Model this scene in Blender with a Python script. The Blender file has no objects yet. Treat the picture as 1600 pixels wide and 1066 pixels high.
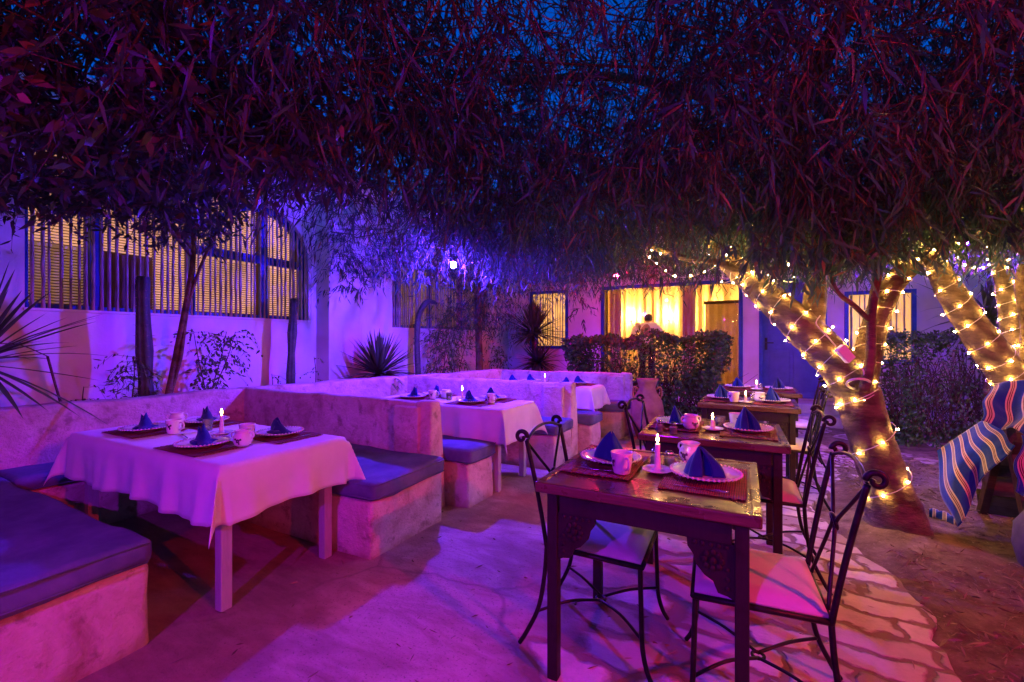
import bpy, bmesh, math, random
import numpy as np
from mathutils import Vector, Matrix, noise
sc = bpy.context.scene
COL = sc.collection
PI = math.pi
random.seed(7)

# ------------------------------------------------------------------ camera, world, exposure
F_PX, CAM_H, YAW = 700.0, 1.30, math.radians(28)
cam_d = bpy.data.cameras.new('camera')
cam = bpy.data.objects.new('camera', cam_d); COL.objects.link(cam)
cam_d.sensor_width = 36.0
cam_d.lens = F_PX / 1600 * 36
cam_d.clip_start = 0.05; cam_d.clip_end = 500
cam.location = (0, 0, CAM_H)
cam.rotation_euler = (PI / 2, 0, YAW)
sc.camera = cam
world = bpy.data.worlds.new('World'); sc.world = world
world.use_nodes = True
wn = world.node_tree
sky = wn.nodes.new('ShaderNodeTexSky'); sky.sky_type = 'NISHITA'
sky.sun_disc = False
sky.sun_elevation = math.radians(4.2)
sky.sun_rotation = math.radians(150)
sky.ozone_density = 10.0
bg = wn.nodes['Background']
wn.links.new(sky.outputs[0], bg.inputs[0])
bg.inputs[1].default_value = 0.15
sc.view_settings.view_transform = 'Standard'
sc.view_settings.look = 'None'
sc.view_settings.exposure = 1.3
sc.view_settings.gamma = 1.0
sc.view_settings.use_curve_mapping = False
sc.render.engine = 'CYCLES'
cy = sc.cycles
cy.use_denoising = True
cy.max_bounces = 6; cy.diffuse_bounces = 3; cy.glossy_bounces = 3; cy.transmission_bounces = 4
cy.transparent_max_bounces = 8
cy.caustics_reflective = False; cy.caustics_refractive = False
cy.sample_clamp_indirect = 4.0
cy.use_light_tree = True

# lamp settings (radiant power in W, colour); each lamp's emitting bulb is built further down
L_VIOLET = (310, (0.085, 0.016, 1.0))
L_VIOLET_FILL = (270, (0.33, 0.003, 1.0))
L_RED_NEAR = (300, (1.0, 0.014, 0.04))
L_RED_CROWN = (32, (1.0, 0.01, 0.10))
L_RED_FAR = (62, (1.0, 0.01, 0.10))
L_VIOLET_BACK = (210, (0.15, 0.014, 1.0))
L_FAIRY = (0.36, (1.0, 0.56, 0.13))
L_ROOM = (70, (1.0, 0.50, 0.12))
L_CANDLE = (0.25, (1.0, 0.50, 0.16))

_ct, _st = math.cos(YAW), math.sin(YAW)
def ray(px):
    a = (px - 800) / F_PX
    return a * _ct - _st, a * _st + _ct
def at(px, py, z):
    t = (CAM_H - z) * F_PX / (py - 533); r = ray(px)
    return Vector((r[0] * t, r[1] * t, z))
def att(px, py, t):
    r = ray(px)
    return Vector((r[0] * t, r[1] * t, CAM_H - (py - 533) / F_PX * t))
def depth(p): return -p[0] * _st + p[1] * _ct

# ------------------------------------------------------------------ materials
M = {}
def nt(name):
    m = bpy.data.materials.new(name); m.use_nodes = True
    t = m.node_tree; b = t.nodes['Principled BSDF']
    M[name] = m
    return m, t, b
def N(t, kind, **kw):
    n = t.nodes.new(kind)
    for k, v in kw.items():
        if k.startswith('i_'):
            key = k[2:]
            n.inputs[int(key) if key.isdigit() else key].default_value = v
        else: setattr(n, k, v)
    return n
def ramp(t, fac, stops, interp='LINEAR'):
    r = t.nodes.new('ShaderNodeValToRGB'); e = r.color_ramp.elements
    r.color_ramp.interpolation = interp
    while len(e) < len(stops): e.new(0.5)
    for x, (p, c) in zip(e, stops):
        x.position = p; x.color = (c[0], c[1], c[2], 1)
    t.links.new(fac, r.inputs[0])
    return r.outputs[0]
def mix(t, fac, a, b, mode='MIX'):
    n = t.nodes.new('ShaderNodeMix'); n.data_type = 'RGBA'; n.blend_type = mode
    for s, v in ((n.inputs[0], fac), (n.inputs[6], a), (n.inputs[7], b)):
        if hasattr(v, 'links'): t.links.new(v, s)
        elif isinstance(v, (int, float)): s.default_value = v
        else: s.default_value = (v[0], v[1], v[2], 1)
    return n.outputs[2]
def math_(t, op, a, b=0.0, c=None):
    n = t.nodes.new('ShaderNodeMath'); n.operation = op
    for s, v in zip(n.inputs, (a, b, c)):
        if v is None: continue
        if hasattr(v, 'links'): t.links.new(v, s)
        else: s.default_value = v
    return n.outputs[0]
def coords(t, scale=(1, 1, 1), obj=True, rot=(0, 0, 0)):
    tc = t.nodes.new('ShaderNodeTexCoord'); mp = t.nodes.new('ShaderNodeMapping')
    mp.inputs['Scale'].default_value = scale; mp.inputs['Rotation'].default_value = rot
    if obj: t.links.new(tc.outputs['Object'], mp.inputs[0])
    else:
        g = t.nodes.new('ShaderNodeNewGeometry'); t.links.new(g.outputs['Position'], mp.inputs[0])
    return mp.outputs[0]
def noise_t(t, vec, scale, detail=6, rough=0.6, dist=0.0):
    n = N(t, 'ShaderNodeTexNoise', i_Scale=scale, i_Detail=detail, i_Roughness=rough, i_Distortion=dist)
    t.links.new(vec, n.inputs['Vector']); return n.outputs['Fac']
def bump(t, b, h, strength, dist=0.02):
    n = N(t, 'ShaderNodeBump', i_Strength=strength, i_Distance=dist)
    t.links.new(h, n.inputs['Height']); t.links.new(n.outputs[0], b.inputs['Normal'])

def mat_noise(name, c1, c2, scale=8, rough=0.8, bmp=0.3, bdist=0.01, scl=(1, 1, 1), spec=0.3, metal=0.0, lo=0.35, hi=0.65, world=False, detail=6, c3=None):
    m, t, b = nt(name)
    v = coords(t, scl, obj=not world)
    f = noise_t(t, v, scale, detail)
    st = [(lo, c1), (hi, c2)]
    if c3: st.append((min(hi + .15, 1), c3))
    t.links.new(ramp(t, f, st), b.inputs['Base Color'])
    b.inputs['Roughness'].default_value = rough
    b.inputs['Specular IOR Level'].default_value = spec
    b.inputs['Metallic'].default_value = metal
    if bmp: bump(t, b, noise_t(t, v, scale * 2.5, 8, .65), bmp, bdist)
    return m

# whitewashed house wall: faint blotches, streaks, trowel marks
def mat_wall():
    m, t, b = nt('whitewash')
    v = coords(t, obj=False)
    big = noise_t(t, v, 1.3, 5, .6)
    c = ramp(t, big, [(.3, (.60, .57, .53)), (.6, (.74, .72, .69))])
    vs = coords(t, (6, 6, .5), obj=False)
    streak = noise_t(t, vs, 2.2, 4, .6)
    c = mix(t, ramp(t, streak, [(.62, (0, 0, 0)), (.8, (.35, .35, .35))]), c, (.48, .42, .36))
    t.links.new(c, b.inputs['Base Color'])
    b.inputs['Roughness'].default_value = .9; b.inputs['Specular IOR Level'].default_value = .15
    h = math_(t, 'ADD', noise_t(t, v, 5, 4, .5), math_(t, 'MULTIPLY', noise_t(t, v, 60, 6, .6), .15))
    bump(t, b, h, .35, .02)
mat_wall()
# rough hand-laid render of the booths
def mat_render():
    m, t, b = nt('lime_render')
    v = coords(t, obj=False)
    f = noise_t(t, v, 3.2, 8, .68, .6)
    c = ramp(t, f, [(.30, (.36, .22, .16)), (.48, (.60, .44, .37)), (.62, (.72, .56, .50)), (.75, (.76, .62, .57))])
    d = noise_t(t, v, 11, 6, .7)
    c = mix(t, ramp(t, d, [(.55, (0, 0, 0)), (.68, (.7, .7, .7))]), c, (.26, .17, .12))
    g = t.nodes.new('ShaderNodeNewGeometry'); s = t.nodes.new('ShaderNodeSeparateXYZ')
    t.links.new(g.outputs['Position'], s.inputs[0])
    # earth splashed up at the foot of the masonry
    foot = math_(t, 'SUBTRACT', math_(t, 'ADD', math_(t, 'MULTIPLY', s.outputs[2], -7.0), .9), math_(t, 'MULTIPLY', noise_t(t, v, 6, 4), .9))
    foot = math_(t, 'MULTIPLY', foot, 1.0); 
    cl = t.nodes.new('ShaderNodeClamp'); t.links.new(foot, cl.inputs[0])
    c = mix(t, cl.outputs[0], c, (.30, .15, .08))
    t.links.new(c, b.inputs['Base Color'])
    b.inputs['Roughness'].default_value = .92; b.inputs['Specular IOR Level'].default_value = .15
    h = math_(t, 'ADD', noise_t(t, v, 7, 5, .6), math_(t, 'MULTIPLY', noise_t(t, v, 45, 8, .7), .35))
    h = math_(t, 'ADD', h, math_(t, 'MULTIPLY', noise_t(t, v, 19, 6, .7), .5))
    bump(t, b, h, .95, .025)
mat_render()

# patio: troweled concrete that passes into irregular flagstones, cracks, stains
def mat_patio():
    m, t, b = nt('patio_stone')
    v = coords(t, obj=False)
    g = t.nodes.new('ShaderNodeNewGeometry'); s = t.nodes.new('ShaderNodeSeparateXYZ')
    t.links.new(g.outputs['Position'], s.inputs[0])
    warp = N(t, 'ShaderNodeTexNoise', i_Scale=2.6, i_Detail=3.0)
    t.links.new(v, warp.inputs['Vector'])
    wv = t.nodes.new('ShaderNodeVectorMath'); wv.operation = 'SCALE'; wv.inputs[3].default_value = .34
    t.links.new(warp.outputs['Color'], wv.inputs[0])
    av = t.nodes.new('ShaderNodeVectorMath'); av.operation = 'ADD'
    t.links.new(v, av.inputs[0]); t.links.new(wv.outputs[0], av.inputs[1])
    mp = t.nodes.new('ShaderNodeMapping'); mp.inputs['Scale'].default_value = (2.6, 5.4, 1.0)
    mp.inputs['Rotation'].default_value = (0, 0, math.radians(-6))
    t.links.new(av.outputs[0], mp.inputs[0])
    vo = N(t, 'ShaderNodeTexVoronoi', feature='DISTANCE_TO_EDGE', voronoi_dimensions='2D', i_Scale=1.0, i_Randomness=.85)
    t.links.new(mp.outputs[0], vo.inputs['Vector'])
    vc = N(t, 'ShaderNodeTexVoronoi', feature='F1', voronoi_dimensions='2D', i_Scale=1.0, i_Randomness=.85)
    t.links.new(mp.outputs[0], vc.inputs['Vector'])
    fine = noise_t(t, v, 24, 8, .7)
    edge = math_(t, 'ADD', vo.outputs['Distance'], math_(t, 'MULTIPLY', math_(t, 'SUBTRACT', fine, .5), .12))
    joint = ramp(t, edge, [(.09, (1, 1, 1)), (.19, (0, 0, 0))])
    # where stones are visible: right of X ~ -0.85, fading into the smooth screed
    n1 = noise_t(t, v, 1.6, 4, .6)
    # roughly squared blocks laid in courses on the right-hand side
    w2 = N(t, 'ShaderNodeTexNoise', i_Scale=9.0, i_Detail=4.0); t.links.new(v, w2.inputs['Vector'])
    s1 = t.nodes.new('ShaderNodeVectorMath'); s1.operation = 'SCALE'; s1.inputs[3].default_value = .30; t.links.new(warp.outputs['Color'], s1.inputs[0])
    s2 = t.nodes.new('ShaderNodeVectorMath'); s2.operation = 'SCALE'; s2.inputs[3].default_value = .10; t.links.new(w2.outputs['Color'], s2.inputs[0])
    s3 = t.nodes.new('ShaderNodeVectorMath'); s3.operation = 'ADD'; t.links.new(s1.outputs[0], s3.inputs[0]); t.links.new(s2.outputs[0], s3.inputs[1])
    s4 = t.nodes.new('ShaderNodeVectorMath'); s4.operation = 'ADD'; t.links.new(v, s4.inputs[0]); t.links.new(s3.outputs[0], s4.inputs[1])
    bk = N(t, 'ShaderNodeTexBrick', offset=.43, offset_frequency=2, squash=1.45, squash_frequency=3)
    for k_, v_ in (('Scale', 1.0), ('Mortar Size', .030), ('Mortar Smooth', .9), ('Brick Width', .30), ('Row Height', .17), ('Bias', 0.0)): bk.inputs[k_].default_value = v_
    bk.inputs['Color1'].default_value = (0, 0, 0, 1); bk.inputs['Color2'].default_value = (1, 1, 1, 1); bk.inputs['Mortar'].default_value = (.5, .5, .5, 1)
    t.links.new(s4.outputs[0], bk.inputs['Vector'])
    sel = math_(t, 'ADD', math_(t, 'MULTIPLY', math_(t, 'ADD', s.outputs[0], .12), 9.0), math_(t, 'MULTIPLY', math_(t, 'SUBTRACT', n1, .5), 6.0))
    cs = t.nodes.new('ShaderNodeClamp'); t.links.new(sel, cs.inputs[0]); sel = cs.outputs[0]
    jb = ramp(t, math_(t, 'ADD', bk.outputs['Fac'], math_(t, 'MULTIPLY', math_(t, 'SUBTRACT', fine, .5), 1.1)), [(.15, (0, 0, 0)), (.80, (1, 1, 1))])
    joint = mix(t, sel, joint, jb)
    mask = math_(t, 'ADD', math_(t, 'MULTIPLY', math_(t, 'ADD', s.outputs[0], .95), 3.0), math_(t, 'MULTIPLY', math_(t, 'SUBTRACT', n1, .5), 3.5))
    cl = t.nodes.new('ShaderNodeClamp'); t.links.new(mask, cl.inputs[0]); mask = cl.outputs[0]
    sep = t.nodes.new('ShaderNodeSeparateColor'); t.links.new(vc.outputs['Color'], sep.inputs[0])
    sb = t.nodes.new('ShaderNodeSeparateColor'); t.links.new(bk.outputs['Color'], sb.inputs[0])
    tone = mix(t, sel, sep.outputs[0], sb.outputs[0])
    stone = ramp(t, tone, [(0, (.30, .21, .15)), (.5, (.50, .40, .31)), (1, (.66, .57, .47))])
    stone = mix(t, ramp(t, noise_t(t, v, 7, 7, .7), [(.45, (0, 0, 0)), (.72, (.6, .6, .6))]), stone, (.30, .25, .20))
    stone = mix(t, joint, stone, (.21, .125, .085))
    vsm = coords(t, (1, 2.6, 1), obj=False, rot=(0, 0, math.radians(24)))
    sw = noise_t(t, vsm, 2.6, 9, .66, .8)
    conc = ramp(t, sw, [(.30, (.30, .17, .12)), (.46, (.46, .30, .23)), (.60, (.56, .40, .31)), (.75, (.64, .48, .39))])
    blot = noise_t(t, v, 1.1, 5, .62, .5)
    conc = mix(t, ramp(t, blot, [(.50, (0, 0, 0)), (.62, (.8, .8, .8))]), conc, (.27, .15, .12))
    spk = noise_t(t, v, 70, 3, .6)
    conc = mix(t, ramp(t, spk, [(.58, (0, 0, 0)), (.68, (.75, .75, .75))]), conc, (.16, .10, .08))
    # long crack between screed and stone
    ck = N(t, 'ShaderNodeTexVoronoi', feature='DISTANCE_TO_EDGE', voronoi_dimensions='2D', i_Scale=.55)
    t.links.new(av.outputs[0], ck.inputs['Vector'])
    conc = mix(t, ramp(t, ck.outputs['Distance'], [(.003, (.45, .45, .45)), (.011, (0, 0, 0))]), conc, (.12, .08, .06))
    # trodden earth by the benches
    em = math_(t, 'ADD', math_(t, 'MULTIPLY', math_(t, 'ADD', s.outputs[0], 1.75), -3.0), math_(t, 'MULTIPLY', math_(t, 'SUBTRACT', n1, .5), 3.0))
    ce = t.nodes.new('ShaderNodeClamp'); t.links.new(em, ce.inputs[0])
    earth = ramp(t, noise_t(t, vsm, 5, 8, .65), [(.3, (.20, .11, .06)), (.6, (.34, .21, .13)), (.75, (.42, .29, .19))])
    conc = mix(t, math_(t, 'MULTIPLY', ce.outputs[0], .8), conc, earth)
    t.links.new(mix(t, mask, conc, stone), b.inputs['Base Color'])
    b.inputs['Roughness'].default_value = .72; b.inputs['Specular IOR Level'].default_value = .35
    hj = math_(t, 'MULTIPLY', math_(t, 'MULTIPLY', math_(t, 'SUBTRACT', 1.0, joint), .16), mask)
    h = math_(t, 'ADD', math_(t, 'MULTIPLY', hj, 4.0), math_(t, 'MULTIPLY', fine, .35))
    h = math_(t, 'ADD', h, math_(t, 'MULTIPLY', sw, .5))
    h = math_(t, 'ADD', h, math_(t, 'MULTIPLY', noise_t(t, v, 60, 8, .75), .30))
    bump(t, b, h, .95, .02)
mat_patio()
def mat_dirt():
    m, t, b = nt('dirt')
    v = coords(t, obj=False)
    f = noise_t(t, v, 5, 10, .72)
    c = ramp(t, f, [(.3, (.08, .05, .03)), (.5, (.19, .13, .08)), (.68, (.32, .23, .15))])
    c = mix(t, ramp(t, noise_t(t, v, 55, 3, .6), [(.64, (0, 0, 0)), (.72, (.7, .7, .7))]), c, (.38, .32, .24))
    t.links.new(c, b.inputs['Base Color']); b.inputs['Roughness'].default_value = .95
    b.inputs['Specular IOR Level'].default_value = .1
    bump(t, b, math_(t, 'ADD', noise_t(t, v, 14, 10, .75), math_(t, 'MULTIPLY', f, 1.0)), .9, .04)
mat_dirt()

def mat_fabric(name, c, c2, weave=220, rough=.9, bmp=.25, sheen=.2):
    m, t, b = nt(name)
    v = coords(t)
    f = noise_t(t, v, 5, 4)
    t.links.new(ramp(t, f, [(.35, c), (.65, c2)]), b.inputs['Base Color'])
    b.inputs['Roughness'].default_value = rough; b.inputs['Specular IOR Level'].default_value = .2
    b.inputs['Sheen Weight'].default_value = sheen
    w1 = N(t, 'ShaderNodeTexWave', bands_direction='X', i_Scale=weave / 6); t.links.new(v, w1.inputs['Vector'])
    w2 = N(t, 'ShaderNodeTexWave', bands_direction='Y', i_Scale=weave / 6); t.links.new(v, w2.inputs['Vector'])
    h = math_(t, 'ADD', noise_t(t, v, weave, 2), math_(t, 'MULTIPLY', noise_t(t, v, 9, 5), 3.0))
    bump(t, b, h, bmp, .004)
    return m
mat_fabric('white_linen', (.66, .64, .63), (.74, .72, .71), bmp=.3)
mat_noise('cushion_cloth', (.09, .10, .18), (.15, .16, .25), 6, .9, .5, .010)
mat_fabric('seat_cloth', (.52, .50, .46), (.62, .60, .55), bmp=.3)
mat_fabric('napkin_blue', (.007, .018, .15), (.010, .026, .20), bmp=.3)
mat_fabric('napkin_dark', (.012, .02, .09), (.02, .03, .12), bmp=.3)
def mat_placemat():
    m, t, b = nt('placemat_straw')
    v = coords(t)
    w = N(t, 'ShaderNodeTexWave', bands_direction='Y', i_Scale=42.0, i_Distortion=1.2); t.links.new(v, w.inputs['Vector'])
    w2 = N(t, 'ShaderNodeTexWave', bands_direction='X', i_Scale=9.0, i_Distortion=2.0); t.links.new(v, w2.inputs['Vector'])
    c = ramp(t, w.outputs['Fac'], [(.2, (.14, .014, .018)), (.7, (.32, .035, .04))])
    c = mix(t, math_(t, 'MULTIPLY', w2.outputs['Fac'], .35), c, (.08, .015, .012))
    t.links.new(c, b.inputs['Base Color']); b.inputs['Roughness'].default_value = .8
    bump(t, b, w.outputs['Fac'], .7, .004)
mat_placemat()
def mat_wood(name, dark, light, rough=.25, coat=.4, ring=6.0, axis=(1, 9, 9)):
    m, t, b = nt(name)
    v = coords(t, axis)
    f = noise_t(t, v, ring, 8, .65, 1.2)
    t.links.new(ramp(t, f, [(.3, dark), (.7, light)]), b.inputs['Base Color'])
    b.inputs['Coat Weight'].default_value = coat; b.inputs['Coat Roughness'].default_value = .12
    v2 = coords(t)
    r = ramp(t, noise_t(t, v2, 7, 5), [(.3, (rough * .7,) * 3), (.7, (rough * 1.7,) * 3)])
    t.links.new(r, b.inputs['Roughness'])
    bump(t, b, f, .15, .004)
mat_wood('table_wood', (.055, .028, .012), (.145, .078, .036), rough=.24, coat=.45)
mat_wood('leg_wood', (.008, .005, .004), (.018, .010, .007), rough=.55, coat=.0, axis=(9, 9, 1))
mat_wood('grey_leg_wood', (.34, .32, .30), (.45, .43, .40), rough=.5, coat=.0, axis=(9, 9, 1))
mat_wood('brown_wood', (.022, .013, .008), (.055, .032, .019), rough=.6, coat=.0, axis=(1, 8, 8))
mat_noise('iron', (.010, .009, .009), (.030, .026, .024), 30, .45, .3, .002, spec=.5, metal=.6)
mat_noise('blue_paint', (.012, .05, .26), (.02, .08, .34), 12, .45, .12, .004, spec=.4)
mat_noise('door_paint', (.04, .07, .24), (.06, .10, .30), 5, .5, .15, .004, spec=.4)
mat_noise('cane', (.26, .20, .15), (.48, .40, .32), 14, .7, .4, .004, scl=(3, 3, .6))
mat_noise('bark', (.06, .040, .024), (.20, .138, .078), 5, .85, .9, .03, scl=(1, 1, 2.2), c3=(.28, .20, .12))
mat_noise('twig', (.06, .035, .022), (.12, .075, .05), 20, .8, .3, .004)
mat_noise('cactus_skin', (.040, .065, .040), (.08, .11, .07), 14, .6, .3, .004)
mat_noise('terracotta', (.30, .11, .06), (.46, .20, .11), 7, .8, .35, .006)
mat_noise('grey_clay', (.07, .06, .06), (.14, .12, .12), 6, .75, .35, .006)
mat_noise('curtain', (.55, .44, .28), (.66, .55, .38), 5, .85, .1, .003)
mat_noise('interior_paint', (.58, .48, .33), (.66, .56, .40), 3, .85, .1, .004)
mat_noise('interior_floor', (.30, .20, .12), (.36, .25, .15), 5, .5, .1, .004)
mat_noise('white_plastic', (.62, .60, .57), (.70, .68, .65), 8, .4, .05, .002)
mat_noise('cable_white', (.60, .56, .50), (.66, .62, .56), 8, .45, .0)
mat_noise('black_plastic', (.012, .012, .012), (.022, .022, .022), 8, .5, .1, .002)
mat_noise('step_stone', (.40, .35, .30), (.55, .50, .45), 6, .8, .5, .01, world=True)
mat_noise('skin', (.30, .17, .11), (.36, .21, .14), 12, .5, .05, .002)
mat_noise('hair', (.012, .009, .008), (.022, .016, .013), 60, .6, .5, .006)
mat_noise('shirt', (.74, .72, .68), (.80, .78, .74), 6, .85, .3, .01)
mat_noise('trousers', (.02, .02, .03), (.035, .035, .05), 10, .85, .3, .01)
mat_noise('dead_straw', (.30, .22, .11), (.48, .37, .20), 20, .85, 0)
mat_noise('wax', (.76, .70, .60), (.82, .77, .68), 8, .4, .1, .002)
mat_noise('steel', (.55, .55, .55), (.65, .65, .65), 20, .2, 0, metal=1.0)
mat_noise('flower', (.40, .03, .12), (.60, .06, .18), 20, .7, 0)
mat_noise('brick_red', (.32, .12, .08), (.42, .18, .12), 9, .85, .3, .01)

def mat_china():
    m, t, b = nt('china')
    b.inputs['Base Color'].default_value = (.78, .75, .70, 1); b.inputs['Roughness'].default_value = .12
    v = coords(t)
    c = ramp(t, noise_t(t, v, 9, 3), [(.35, (.70, .66, .60)), (.65, (.80, .78, .74))])
    t.links.new(c, b.inputs['Base Color'])
    m, t, b = nt('china_motif')
    b.inputs['Base Color'].default_value = (.10, .05, .10, 1); b.inputs['Roughness'].default_value = .2
mat_china()
def mat_glass():
    m, t, b = nt('clear_glass')
    b.inputs['Base Color'].default_value = (.92, .95, .95, 1); b.inputs['Roughness'].default_value = .03
    b.inputs['Transmission Weight'].default_value = .85; b.inputs['IOR'].default_value = 1.3
    # window pane: thin sheet, mostly clear, a little mirror
    m = bpy.data.materials.new('pane_glass'); m.use_nodes = True; M['pane_glass'] = m
    t = m.node_tree; t.nodes.clear()
    o = t.nodes.new('ShaderNodeOutputMaterial'); mx = t.nodes.new('ShaderNodeMixShader')
    tr = t.nodes.new('ShaderNodeBsdfTransparent'); gl = t.nodes.new('ShaderNodeBsdfGlossy')
    fr = N(t, 'ShaderNodeFresnel', i_IOR=1.5)
    tr.inputs[0].default_value = (.93, .94, .93, 1); gl.inputs['Roughness'].default_value = .02
    t.links.new(fr.outputs[0], mx.inputs[0]); t.links.new(tr.outputs[0], mx.inputs[1]); t.links.new(gl.outputs[0], mx.inputs[2])
    t.links.new(mx.outputs[0], o.inputs[0])
mat_glass()
def mat_leaf(name, cols, trans=.3, rough=.45, brown=None):
    m, t, b = nt(name)
    g = t.nodes.new('ShaderNodeNewGeometry')
    st = [(i / max(1, len(cols) - 1) * .94, c) for i, c in enumerate(cols)]
    if brown: st += [(.95, brown)]
    c = ramp(t, g.outputs['Random Per Island'], st)
    t.links.new(c, b.inputs['Base Color']); b.inputs['Roughness'].default_value = rough
    b.inputs['Specular IOR Level'].default_value = .4
    tr = t.nodes.new('ShaderNodeBsdfTranslucent'); t.links.new(c, tr.inputs[0])
    mx = t.nodes.new('ShaderNodeMixShader'); mx.inputs[0].default_value = trans
    t.links.new(b.outputs[0], mx.inputs[1]); t.links.new(tr.outputs[0], mx.inputs[2])
    t.links.new(mx.outputs[0], t.nodes['Material Output'].inputs[0])
mat_leaf('acacia_leaf', [(.030, .075, .060), (.045, .105, .080), (.075, .130, .095), (.060, .080, .060)], trans=.42, brown=(.17, .11, .06))
mat_leaf('broad_leaf', [(.035, .060, .035), (.055, .080, .045), (.075, .080, .045)], trans=.35, brown=(.24, .12, .05))
mat_leaf('hedge_leaf', [(.05, .13, .03), (.08, .18, .045), (.11, .20, .06)], brown=(.16, .10, .05))
mat_leaf('yucca_leaf', [(.05, .08, .035), (.09, .13, .055)], trans=.1, brown=(.16, .12, .06))
mat_leaf('litter_leaf', [(.12, .07, .035), (.22, .14, .07), (.30, .21, .11)], trans=.1)
def mat_blanket():
    m, t, b = nt('striped_blanket')
    uv = t.nodes.new('ShaderNodeUVMap'); s = t.nodes.new('ShaderNodeSeparateXYZ')
    t.links.new(uv.outputs[0], s.inputs[0])
    x = math_(t, 'FRACT', math_(t, 'MULTIPLY', s.outputs[0], 1.0))
    blue = (.012, .05, .27); cream = (.58, .50, .36); red = (.13, .055, .05)
    c = ramp(t, x, [(0, blue), (.50, cream), (.60, red), (.66, cream), (.70, red), (.76, cream), (.86, blue)], 'CONSTANT')
    v = coords(t)
    c = mix(t, .25, c, ramp(t, noise_t(t, v, 60, 4), [(.3, (.3, .3, .3)), (.7, (1, 1, 1))]), 'MULTIPLY')
    t.links.new(c, b.inputs['Base Color']); b.inputs['Roughness'].default_value = .95
    b.inputs['Specular IOR Level'].default_value = .1; b.inputs['Sheen Weight'].default_value = .3
    bump(t, b, noise_t(t, v, 90, 4), .5, .004)
mat_blanket()
def mat_emit(name, col, strength, base=(.8, .8, .8)):
    m, t, b = nt(name)
    b.inputs['Base Color'].default_value = (*base, 1)
    b.inputs['Emission Color'].default_value = (*col, 1); b.inputs['Emission Strength'].default_value = strength
    return m
def bulb_strength(power, r): return power / (4 * PI * PI * r * r)
mat_emit('violet_bulb', L_VIOLET[1], bulb_strength(L_VIOLET[0], .035))
mat_emit('violet_bulb_fill', L_VIOLET_FILL[1], bulb_strength(L_VIOLET_FILL[0], .04))
mat_emit('red_bulb_crown', L_RED_CROWN[1], bulb_strength(L_RED_CROWN[0], .03))
mat_emit('red_bulb', L_RED_NEAR[1], bulb_strength(L_RED_NEAR[0], .04))
mat_emit('red_bulb_far', L_RED_FAR[1], bulb_strength(L_RED_FAR[0], .035))
mat_emit('violet_bulb_back', L_VIOLET_BACK[1], bulb_strength(L_VIOLET_BACK[0], .035))
mat_emit('fairy_bulb', L_FAIRY[1], bulb_strength(L_FAIRY[0], .0055))
mat_emit('room_bulb', L_ROOM[1], bulb_strength(L_ROOM[0], .09))
mat_emit('flame', L_CANDLE[1], bulb_strength(L_CANDLE[0], .008) * .7)
# lit slat blinds: paper slats emit a glow that stands in for room light
def mat_blind(name, col, s):
    m, t, b = nt(name)
    b.inputs['Base Color'].default_value = (.50, .36, .24, 1); b.inputs['Roughness'].default_value = .7
    v = coords(t, obj=False)
    c = ramp(t, noise_t(t, v, 1.5, 3), [(.3, tuple(x * .45 for x in col)), (.65, col)])
    t.links.new(c, b.inputs['Emission Color']); b.inputs['Emission Strength'].default_value = s
mat_blind('lit_blind', (1.0, .47, .23), .34)
mat_blind('dim_blind', (1.0, .50, .18), .10)
mat_noise('shutter_brown', (.10, .05, .03), (.17, .09, .05), 5, .6, .2, .004, scl=(8, 8, 1))

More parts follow.
